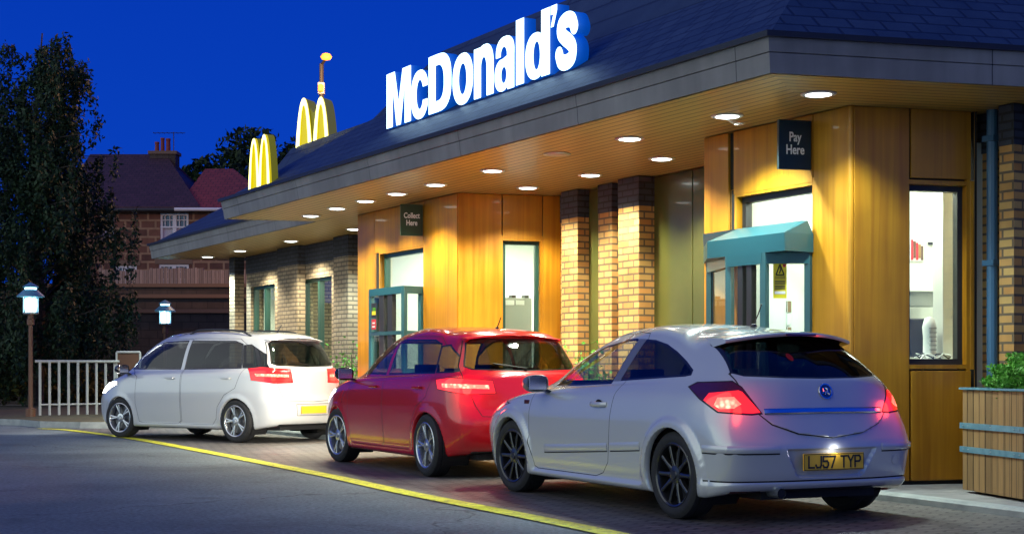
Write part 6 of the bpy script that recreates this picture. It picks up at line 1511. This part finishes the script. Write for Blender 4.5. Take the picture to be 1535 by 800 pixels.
# ------------------------------------------------------------------ foliage
def leaves(name, pts, size, m, parent=None, jitter=.5, world_up=.3, droop=0):
    n = len(pts); rs = rng.normal(size=(n, 3)); rs /= np.linalg.norm(rs, axis=1)[:, None]
    up = rng.normal(size=(n, 3)); up[:, 2] -= droop; b_ = np.cross(rs, up); b_ /= np.linalg.norm(b_, axis=1)[:, None]; c = np.cross(b_, rs)
    s = size * (1 + jitter * (rng.random(n) - .5) * 2)[:, None]
    V = np.empty((n, 4, 3)); V[:, 0] = pts - c * s * .9; V[:, 1] = pts + b_ * s * .42 + rs * s * .10; V[:, 2] = pts + c * s * .9; V[:, 3] = pts - b_ * s * .42 + rs * s * .10
    me = bpy.data.meshes.new(name); me.vertices.add(n * 4); me.vertices.foreach_set('co', V.reshape(-1)); me.loops.add(n * 4); me.loops.foreach_set('vertex_index', np.arange(n * 4, dtype=np.int32))
    me.polygons.add(n); me.polygons.foreach_set('loop_start', np.arange(n, dtype=np.int32) * 4); me.polygons.foreach_set('loop_total', np.full(n, 4, np.int32)); me.materials.append(M[m]); me.update(); me.validate()
    o = bpy.data.objects.new(name, me); COL.objects.link(o)
    if parent: o.parent = parent; o.matrix_parent_inverse = Matrix.Translation(-parent.location)
    return o
def clump_tree(x, y, z0, H, rad, label, m='leaf2', n=9000, size=.16, ncl=46, group=None, shape=1.0, name='tree'):
    t = empty(name, (x, y, z0), 0, label, 'tree', group); base = np.array([x, y, z0])
    mb = MB(); mb.tube([Vector((x, y, z0 - .3)), Vector((x + .1, y, z0 + H * .35)), Vector((x - .1, y, z0 + H * .75))], .06 + H * .022, 'bark', 9, r2=.04)
    cl = []
    for k in range(ncl):
        u = rng.normal(size=3); u /= np.linalg.norm(u); r = rng.random() ** .4
        c = np.array([u[0] * rad * r, u[1] * rad * r, H * .58 + u[2] * H * .40 * r * shape]); cl.append((c, rad * (.16 + .2 * rng.random())))
        if k % 3 == 0: mb.tube([Vector((x, y, z0 + H * (.25 + .3 * rng.random()))), Vector(base + c * np.array([.5, .5, .8])), Vector(base + c)], .05, 'bark', 5, r2=.01)
    mb.build('trunk', t)
    ps = []
    for k in range(n):
        c, r = cl[rng.integers(ncl)]; u = rng.normal(size=3); u /= np.linalg.norm(u); ps.append(base + c + u * r * (.55 + .5 * rng.random()) * np.array([1, 1, .8]))
    leaves('crown', np.array(ps), size, m, t); return t
# the big weeping tree on the left
def birch(x, y, H, label):
    t = empty('birch_tree', (x, y, 0), 0, label, 'tree'); mb = MB(); V_ = lambda a: Vector(a)
    top = np.array([x + .2, y, H * .96]); mb.tube([V_((x, y, -.2)), V_((x + .12, y, H * .3)), V_((x - .1, y, H * .6)), V_(top)], .24, 'bark', 10, r2=.02)
    ps = []
    for k in range(92):
        f = .12 + .86 * (k + rng.random()) / 92; a = rng.random() * 6.283; z = H * f
        ext = (2.5 * (1 - f) ** .5 + .5) * (.55 + .5 * rng.random()) * (1.12 if f < .5 else 1)
        st = np.array([x + .1 * math.sin(f * 9), y, z * .92]); e = st + np.array([math.cos(a) * ext, math.sin(a) * ext, ext * (.55 - .25 * rng.random())])
        mid = (st + e) / 2 + np.array([0, 0, ext * .16]); mb.tube([V_(st), V_(mid), V_(e)], .045 * (1.2 - f), 'bark', 5, r2=.008)
        for j in range(int(7 + 8 * (1 - f))):
            u = .35 + .65 * rng.random(); p = (1 - u) ** 2 * st + 2 * u * (1 - u) * mid + u * u * e + rng.normal(size=3) * .16
            ln = (.5 + 1.5 * rng.random()) * (1.15 - .6 * f); sway = rng.normal(size=2) * .18
            nl = int(84 * ln)
            for q in range(nl):
                w_ = q / nl; ps.append(p + np.array([sway[0] * w_, sway[1] * w_, -ln * w_]) + rng.normal(size=3) * (.055 + .03 * w_))
            if j % 3 == 0: mb.tube([V_(p), V_(p + np.array([sway[0], sway[1], -ln]))], .008, 'bark', 3, r2=.003)
    mb.build('trunk', t); leaves('crown', np.array(ps), .068, 'leaf', t, droop=1.2); return len(ps)
tp = Vector(((52 - CX) / FOC * 39, 39, 0))
nb = birch(tp.x, tp.y, 10.4, 'tall weeping birch at the left of the lane'); print('birch leaves', nb)
# low shrubs under it
for k, (px, d, r_, h_) in enumerate([(8, 41, 1.5, 2.2), (78, 42.5, 1.2, 1.5), (118, 43, 1.0, 1.1)]):
    t = empty('shrub', ((px - CX) / FOC * d, d, .1), 0, ['bushy brown green shrub at the left picture edge under the birch', 'low brown green shrub right of the near lantern, under the birch', 'smallest shrub at the foot of the retaining wall'][k], 'shrub', 'shrubs under the birch')
    b0 = np.array(t.location[:]); u = rng.normal(size=(3800, 3)); u /= np.linalg.norm(u, axis=1)[:, None]; rr = (.45 + .55 * rng.random((3800, 1))) * (1 + .25 * np.sin(u[:, :1] * 5 + 3 * u[:, 2:3]))
    pts = b0 + u * rr * np.array([r_, r_, h_ * .55]) + np.array([0, 0, h_ * .5]); pts = pts[pts[:, 2] > .1]; leaves('foliage', pts, .10, 'leaf_hedge', t)
    mb = MB()
    for j in range(6): mb.tube([Vector(b0), Vector(b0 + np.array([rng.normal() * r_ * .4, rng.normal() * r_ * .4, h_ * .7]))], .03, 'bark', 5, r2=.01)
    mb.build('stems', t)
# trees behind the houses
for (px, d, py, r_, lb) in [(385, 92, 192, 4.6, 'dark round tree behind the red roof, nearest the arch sign'), (338, 96, 215, 3.2, 'dark tree behind the red tiled roof'), (437, 94, 196, 3.6, 'dark tree half hidden behind the arch signs'), (300, 104, 233, 2.6, 'small dark tree just right of the chimneys'), (540, 110, 180, 4.0, 'dark treetop just above the restaurant ridge')]:
    x = (px - CX) / FOC * d; top = CAMZ + (HY - py) / FOC * d; z0 = 3.0; clump_tree(x, d, z0, (top - z0), r_, lb, n=7000, size=.24, group='trees behind the houses')

# ------------------------------------------------------------------ terrace, retaining walls, fence, houses
def atd(px, py, d): return Vector(((px - CX) / FOC * d, d, CAMZ + (HY - py) / FOC * d))
tw = empty('retaining_wall', ((-14), 45, 0), 0, 'dark stepped stone retaining wall below the wooden fence', 'wall')
for (d, py, x0, x1, th) in ((44.5, 463, -42, -2.0, .35), (47.0, 441, -42, -2.0, .35), (50, 425, -44, -2.0, .4)):
    z = atd(0, py, d).z; mb = MB(); mb.box(lambda a, b_, z_: Vector((a, d - b_, z_)), x0, x1, -th, 0, -.2, z - .12, 'retain'); mb.build('tier', tw)
    mb = MB(); mb.box(lambda a, b_, z_: Vector((a, d - b_, z_)), x0, x1, -th - .04, .07, z - .118, z, 'coping'); mb.build('coping', tw)
zf0 = atd(0, 431, 52).z; zf1 = atd(0, 404, 52).z
b = MB(); b.face([(-40, 50.2, zf0 - .05), (30, 50.2, zf0 - .05), (30, 200, zf0 + .6), (-40, 200, zf0 + .6)], [(0, 0), (60, 0), (60, 90), (0, 90)], 'earth'); tag(b.build('terrace'), kind='structure')
b = MB(); b.face([(-42, 46.9, 2.3), (-2, 46.9, 2.3), (-2, 44.7, 2.3), (-42, 44.7, 2.3)], [(0, 0)] * 4, 'earth'); b.face([(-40, 50, 3.1), (-2, 50, 3.1), (-2, 47.2, 3.1), (-40, 47.2, 3.1)], [(0, 0)] * 4, 'earth'); tag(b.build('planting_bed'), kind='structure')
x0, x1 = atd(150, 0, 52).x, atd(470, 0, 52).x
ft = empty('wooden_fence', ((x0 + x1) / 2, 52, zf0), 0, 'grey brown close boarded fence in front of the stone house', 'fence')
mb = MB(); nbd = int((x1 - x0) / .15)
for k in range(nbd):
    h_ = zf1 + .05 * (rng.random() - .5) + (.05 if (k // 12) % 2 else -.02); mb.box(lambda a, b_, z_: Vector((a, 52 - b_, z_)), x0 + k * .15 + .004, x0 + k * .15 + .142, -.012, .012 * rng.random(), zf0, h_, 'fence_wood')
mb.build('boards', ft)
for k in range(0, nbd, 12):
    mb = MB(); mb.box(lambda a, b_, z_: Vector((a, 52 - b_, z_)), x0 + k * .15 - .05, x0 + k * .15 + .05, -.13, -.02, zf0 - .2, zf1 + .06, 'fence_wood'); mb.build('post', ft)
# stone house
HD = 60.0
hx0, hx1 = atd(95, 0, HD).x, atd(392, 0, HD).x; ze = atd(0, 311, HD).z; zr = CAMZ + (HY - 238) / FOC * 64.5
hs = empty('stone_house', ((hx0 + hx1) / 2, HD + 3, zf0), 0, 'dark red stone house with white sash windows and slate roof', 'house')
def hb_(name, parent=hs): return lambda mb: mb.build(name, parent)
wins = [(150, 171, 313, 356), (240, 282.5, 319.5, 361), (238, 283, 396, 440), (172, 205, 398, 440)]
mb = MB(); HF = lambda a, b_, z_: Vector((a, HD - b_, z_))
xs = sorted({hx0, hx1} | {atd(w[0], 0, HD).x for w in wins} | {atd(w[1], 0, HD).x for w in wins}); zs_ = sorted({zf0 - .5, ze} | {atd(0, w[2], HD).z for w in wins} | {atd(0, w[3], HD).z for w in wins})
holes = [(atd(w[0], 0, HD).x, atd(w[1], 0, HD).x, atd(0, w[3], HD).z, atd(0, w[2], HD).z) for w in wins]
for i in range(len(xs) - 1):
    for j in range(len(zs_) - 1):
        cx_, cz_ = (xs[i] + xs[i + 1]) / 2, (zs_[j] + zs_[j + 1]) / 2
        if any(h_[0] < cx_ < h_[1] and h_[2] < cz_ < h_[3] for h_ in holes): continue
        mb.face([(xs[i], HD, zs_[j]), (xs[i + 1], HD, zs_[j]), (xs[i + 1], HD, zs_[j + 1]), (xs[i], HD, zs_[j + 1])], [(xs[i], zs_[j]), (xs[i + 1], zs_[j]), (xs[i + 1], zs_[j + 1]), (xs[i], zs_[j + 1])], 'red_stone')
for xx in (hx0, hx1): mb.face([(xx, HD, zf0 - .5), (xx, HD + 9, zf0 - .5), (xx, HD + 9, ze), (xx, HD + 4.5, zr - .05 if xx == hx0 else ze + .01), (xx, HD, ze)], [(0, zf0), (9, zf0), (9, ze), (4.5, zr), (0, ze)], 'red_stone')
mb.face([(hx0, HD + 9, zf0 - .5), (hx1, HD + 9, zf0 - .5), (hx1, HD + 9, ze), (hx0, HD + 9, ze)], [(0, 0), (9, 0), (9, 5), (0, 5)], 'red_stone')
mb.build('wall', hs)
for (wx0, wx1, wz0, wz1), w in zip(holes, wins):
    two = (w[1] - w[0]) > 30; fr_ = MB(); f = .09; e = .04
    fr_.box(HF, wx0, wx1, -.12, -.04, wz0, wz0 + f, 'sash'); fr_.box(HF, wx0, wx1, -.12, -.04, wz1 - f, wz1, 'sash'); fr_.box(HF, wx0, wx1, -.10, -.02, (wz0 + wz1) / 2 - .03, (wz0 + wz1) / 2 + .03, 'sash')
    cols = [wx0, wx1 - f] + ([(wx0 + wx1) / 2 - .08] if two else [])
    for c_ in cols: fr_.box(HF, c_, c_ + (f if c_ != cols[-1] or not two else .16), -.118, -.038, wz0 + f, wz1 - f, 'sash')
    segs = [(wx0, (wx0 + wx1) / 2), ((wx0 + wx1) / 2, wx1)] if two else [(wx0, wx1)]
    for (c0, c1) in segs:
        for q in (1, 2): xx = c0 + (c1 - c0) * q / 3; fr_.box(HF, xx - .015, xx + .015, -.09, -.05, (wz0 + wz1) / 2, wz1 - f, 'sash')
        fr_.box(HF, c0 + f, c1 - f, -.09, -.052, wz1 - (wz1 - wz0) * .26, wz1 - (wz1 - wz0) * .26 + .03, 'sash')
    wo_ = fr_.build('window', hs)
    g = MB(); g.box(HF, wx0 + .02, wx1 - .02, -.14, -.13, wz0, (wz0 + wz1) / 2, 'curtain'); g.box(HF, wx0 + .02, wx1 - .02, -.14, -.13, (wz0 + wz1) / 2 + .002, wz1, 'pane_dark'); g.build('pane', wo_)
    s_ = MB(); s_.box(HF, wx0 - .12, wx1 + .12, -.02, .12, wz0 - .16, wz0 - .01, 'coping'); s_.build('sill', wo_)
    s_ = MB(); s_.box(HF, wx0 - .15, wx1 + .15, -.02, .03, wz1 + .01, wz1 + .22, 'coping'); s_.build('lintel', wo_)
mb = MB(); ev = .35; dz = (zr - ze) / 4.5 * ev
hxe, hxr = atd(303, 0, HD).x, atd(249, 0, 64.5).x
hv = [(hx0 - .2, HD - ev, ze - dz + .1), (hxe, HD - ev, ze - dz + .1), (hxr, HD + 4.5, zr + .1), (hx0 - .2, HD + 4.5, zr + .1)]
mb.prism(hv, (0, 0, .10), 'slate', uv=[(p[0], 0 if p[1] < HD else 5.6) for p in hv])
hv2 = [(hx0 - .2, HD + 9 + ev, ze - dz + .1), (hxe, HD + 9 + ev, ze - dz + .1), (hxr, HD + 4.5, zr + .1), (hx0 - .2, HD + 4.5, zr + .1)]
mb.prism(hv2, (0, 0, .10), 'slate', uv=[(p[0], 0 if p[1] > HD + 5 else 5.6) for p in hv2]); ro = mb.build('roof', hs)
mb = MB(); mb.face([(hxe, HD - ev, ze - dz + .1), (hxe, HD + 9 + ev, ze - dz + .1), (hxr, HD + 4.5, zr + .1)], [(0, 0), (9, 0), (4.5, 5)], 'slate'); mb.build('roof', hs); mb = MB(); mb.tube([(hx0 - .2, HD - ev - .06, ze - dz + .06), (hx1, HD - ev - .06, ze - dz + .06)], .07, 'gutter', 8); mb.build('gutter', hs)
cx0, cx1 = atd(228, 0, 64.5).x, atd(266, 0, 64.5).x; zc0_, zc1_ = zr - .7, CAMZ + (HY - 233) / FOC * 64.5
mb = MB(); mb.box(lambda a, b_, z_: Vector((a, 64.5 - b_, z_)), cx0, cx1, -.4, .4, zc0_, zc1_, 'retain'); mb.box(lambda a, b_, z_: Vector((a, 64.5 - b_, z_)), cx0 - .07, cx1 + .07, -.47, .47, zc1_ + .002, zc1_ + .14, 'coping'); ch_ = mb.build('chimney', ro)
for (p0_, p1_, top) in ((232, 239, 213), (240.5, 247, 207), (248.5, 256, 208)):
    xx = (atd(p0_, 0, 64.5).x + atd(p1_, 0, 64.5).x) / 2; r_ = (atd(p1_, 0, 64.5).x - atd(p0_, 0, 64.5).x) / 2; zt2 = CAMZ + (HY - top) / FOC * 64.5
    mb = MB(); mb.lathe([(r_ * 1.05, 0), (r_ * .95, .1), (r_ * .85, zt2 - zc1_ - .26), (r_ * 1.0, zt2 - zc1_ - .2), (r_ * 1.0, zt2 - zc1_ - .14), (r_ * .6, zt2 - zc1_ - .14)], xx, 64.5, zc1_ + .14, 'pot_red', 12); mb.build('chimney_pot', ro)
mb = MB(); ax_ = atd(262, 0, 64.5).x; mb.tube([(ax_, 64.3, zc1_), (ax_, 64.3, zc1_ + 1.0)], .02, 'dark', 5); mb.tube([(ax_ - .9, 64.3, zc1_ + .95), (ax_ + .5, 64.3, zc1_ + .95)], .014, 'dark', 5)
for k in range(7): mb.tube([(ax_ - .85 + .2 * k, 64.3 - .22, zc1_ + .95), (ax_ - .85 + .2 * k, 64.3 + .22, zc1_ + .95)], .01, 'dark', 4)
mb.build('aerial', ro)
# neighbouring house with the red tiled hipped roof
ND = 59.6
nx0, nx1 = atd(262, 0, ND).x, atd(425, 0, ND).x; nze = atd(0, 314, ND).z; nzr = CAMZ + (HY - 253) / FOC * 63.6
nh = empty('tiled_house', ((nx0 + nx1) / 2, ND + 3, zf0), 0, 'neighbouring house with a red tiled hipped roof, half behind the stone house', 'house')
mb = MB(); mb.box(lambda a, b_, z_: Vector((a, ND - b_, z_)), nx0 + .4, nx1 - .4, -8, -.9, zf0 - .5, nze - .02, 'red_stone'); mb.build('wall', nh)
mb = MB(); rx0, rx1 = nx0 + .4, atd(350, 0, 63.6).x
A_, B2, C2_, D_ = Vector((nx0, ND, nze)), Vector((nx1, ND, nze)), Vector((nx1, ND + 8, nze)), Vector((nx0, ND + 8, nze)); E_, F_ = Vector((rx0, ND + 4, nzr)), Vector((rx1, ND + 4, nzr))
mb.face([A_, B2, F_, E_], [(0, 0), (B2.x - A_.x, 0), (F_.x - A_.x, 5), (E_.x - A_.x, 5)], 'redtile'); mb.face([B2, C2_, F_], [(0, 0), (8, 0), (4, 5)], 'redtile'); mb.face([C2_, D_, E_, F_], [(0, 0), (8, 0), (6, 5), (2, 5)], 'redtile'); mb.face([D_, A_, E_], [(0, 0), (8, 0), (4, 5)], 'redtile'); mb.face([D_, C2_, B2, A_], [(0, 0)] * 4, 'sash'); mb.build('roof', nh)
mb = MB(); mb.tube([(nx0, ND - .06, nze), (nx1, ND - .06, nze)], .07, 'sash', 8); mb.build('gutter', nh)

# ------------------------------------------------------------------ planter with box bush
pA, pB = Vector((3.735, 12.20, PZ)), Vector((3.915, 11.20, PZ)); dv = (pB - pA).normalized(); rv = Vector((-dv.y, dv.x, 0)); wA = (pB - pA).length
PF = lambda a, b_, z_: pA + dv * a - rv * -b_ * -1 + Vector((0, 0, z_)) if False else pA + dv * a + rv * b_ + Vector((0, 0, z_))
pt = empty('wooden_planter', pA + dv * wA / 2 + rv * .45, 0, 'square boarded timber planter with two blue grey metal bands', 'planter')
mb = MB(); HP = .845; nb_ = 10; inn = 1.0
for s_ in range(4):
    if s_ == 0: fr_ = PF
    elif s_ == 1: fr_ = lambda a, b_, z_: PF(wA - b_, a, z_)
    elif s_ == 2: fr_ = lambda a, b_, z_: PF(wA - a, .92 - b_, z_)
    else: fr_ = lambda a, b_, z_: PF(b_, .92 - a, z_)
    W_s = wA if s_ % 2 == 0 else .92
    for k in range(nb_):
        a0, a1 = W_s * k / nb_, W_s * (k + 1) / nb_; jz = .004 * rng.random()
        mb.box(fr_, a0 + .0025 + (.022 if k == 0 else 0), a1 - .0025 - (.022 if k == nb_ - 1 else 0), .001 * (k % 3), .022, .02, HP - jz, 'planter_wood')
mb.box(PF, .03, wA - .03, .03, .89, .03, HP - .12, 'earth'); mb.build('boards', pt, bevel=.0015)
for zz in (.33, .525):
    mb = MB(); h_ = .048
    mb.box(PF, -.012, wA + .012, -.010, -.002, zz, zz + h_, 'band'); mb.box(PF, -.012, wA + .012, .922, .930, zz, zz + h_, 'band'); mb.box(PF, wA + .003, wA + .011, -.001, .921, zz + .001, zz + h_ - .001, 'band'); mb.box(PF, -.011, -.003, -.001, .921, zz + .001, zz + h_ - .001, 'band')
    for k in (.06, .14, wA - .14, wA - .06, wA * .5):
        q = PF(k, -.012, zz + h_ / 2); mb.lathe([(.009, 0), (.009, .003), (0, .006)], q.x, q.y, q.z, 'steel', 8)
    mb.build('band', pt)
mb = MB(); 
for (a0, a1, b0, b1) in ((-.015, wA + .015, -.015, .03), (-.015, wA + .015, .89, .935), (-.015, .03, .0305, .8895), (wA - .03, wA + .015, .0305, .8895)): mb.box(PF, a0, a1, b0, b1, HP + .002, HP + .018, 'band')
mb.build('rim', pt)
bt = empty('box_bush', PF(wA / 2, .46, HP - .12), 0, 'bright green clipped box bush growing in the wooden planter', 'bush'); ctr = np.array(bt.location[:])
n = 15000; u = rng.normal(size=(n, 3)); u /= np.linalg.norm(u, axis=1)[:, None]; bump = 1 + .10 * np.sin(u[:, :1] * 9) * np.cos(u[:, 1:2] * 8) + .08 * np.sin(u[:, 2:3] * 14 + u[:, :1] * 6)
pts = ctr + np.array([0, 0, .17]) + u * (.62 + .40 * rng.random((n, 1)) ** .6) * bump * np.array([.43, .40, .27]); pts = pts[pts[:, 2] > ctr[2] + .05]
leaves('foliage', pts, .020, 'leaf_box', bt)
mb = MB()
for k in range(14): mb.tube([Vector(ctr), Vector(ctr + np.array([rng.normal() * .16, rng.normal() * .16, .34]))], .008, 'bark', 5, r2=.003)
mb.build('stems', bt)
# folded sack behind the planter edge
# low plants at the foot of the brick piers
def low_plant(a, n_, h_, r_, label):
    q = FU(a, n_, PZ); t = empty('low_plant', q, 0, label, 'plant', 'plants along the brick piers'); c = np.array(q[:]); ps = []; mb = MB()
    for k in range(26):
        e = c + np.array([rng.normal() * r_ * .5, rng.normal() * r_ * .5, h_ * (.6 + .5 * rng.random())]); mb.tube([Vector(c), Vector((c + e) / 2 + np.array([0, 0, .05])), Vector(e)], .006, 'bark', 4, r2=.003)
        for j in range(24): f = .25 + .75 * rng.random(); ps.append(c + (e - c) * f + rng.normal(size=3) * .045)
    mb.build('stems', t); leaves('foliage', np.array(ps), .035, 'leaf_box', t)
low_plant(tpx(872, -1.0), -1.0, 1.25, .35, 'tall leafy green plant at the foot of the first brick pier')
low_plant(tpx(905, -1.0), -1.0, 1.05, .30, 'leafy green plant seen through the silver car window')
low_plant(tpx(525, -1.0), -1.0, 1.35, .30, 'leafy green plant in the corner left of the Collect bay')
# cobweb hanging from the nearest outer light
cw = MB(); q = soff(1090, 173.5); q.z = HS
for k in range(9):
    e = q + Vector((.10 + .006 * k, -.03 - .012 * k, -.085 - .006 * (k % 4))); cw.tube([q + Vector((-.05 + .02 * k, -.06, -.02)), (q + e) / 2 + Vector((0, 0, -.035)), e], .0009, 'rail', 3)
tag(cw.build('cobweb'), 'tangled pale cobweb hanging under the light nearest the Pay sign', 'cobweb')
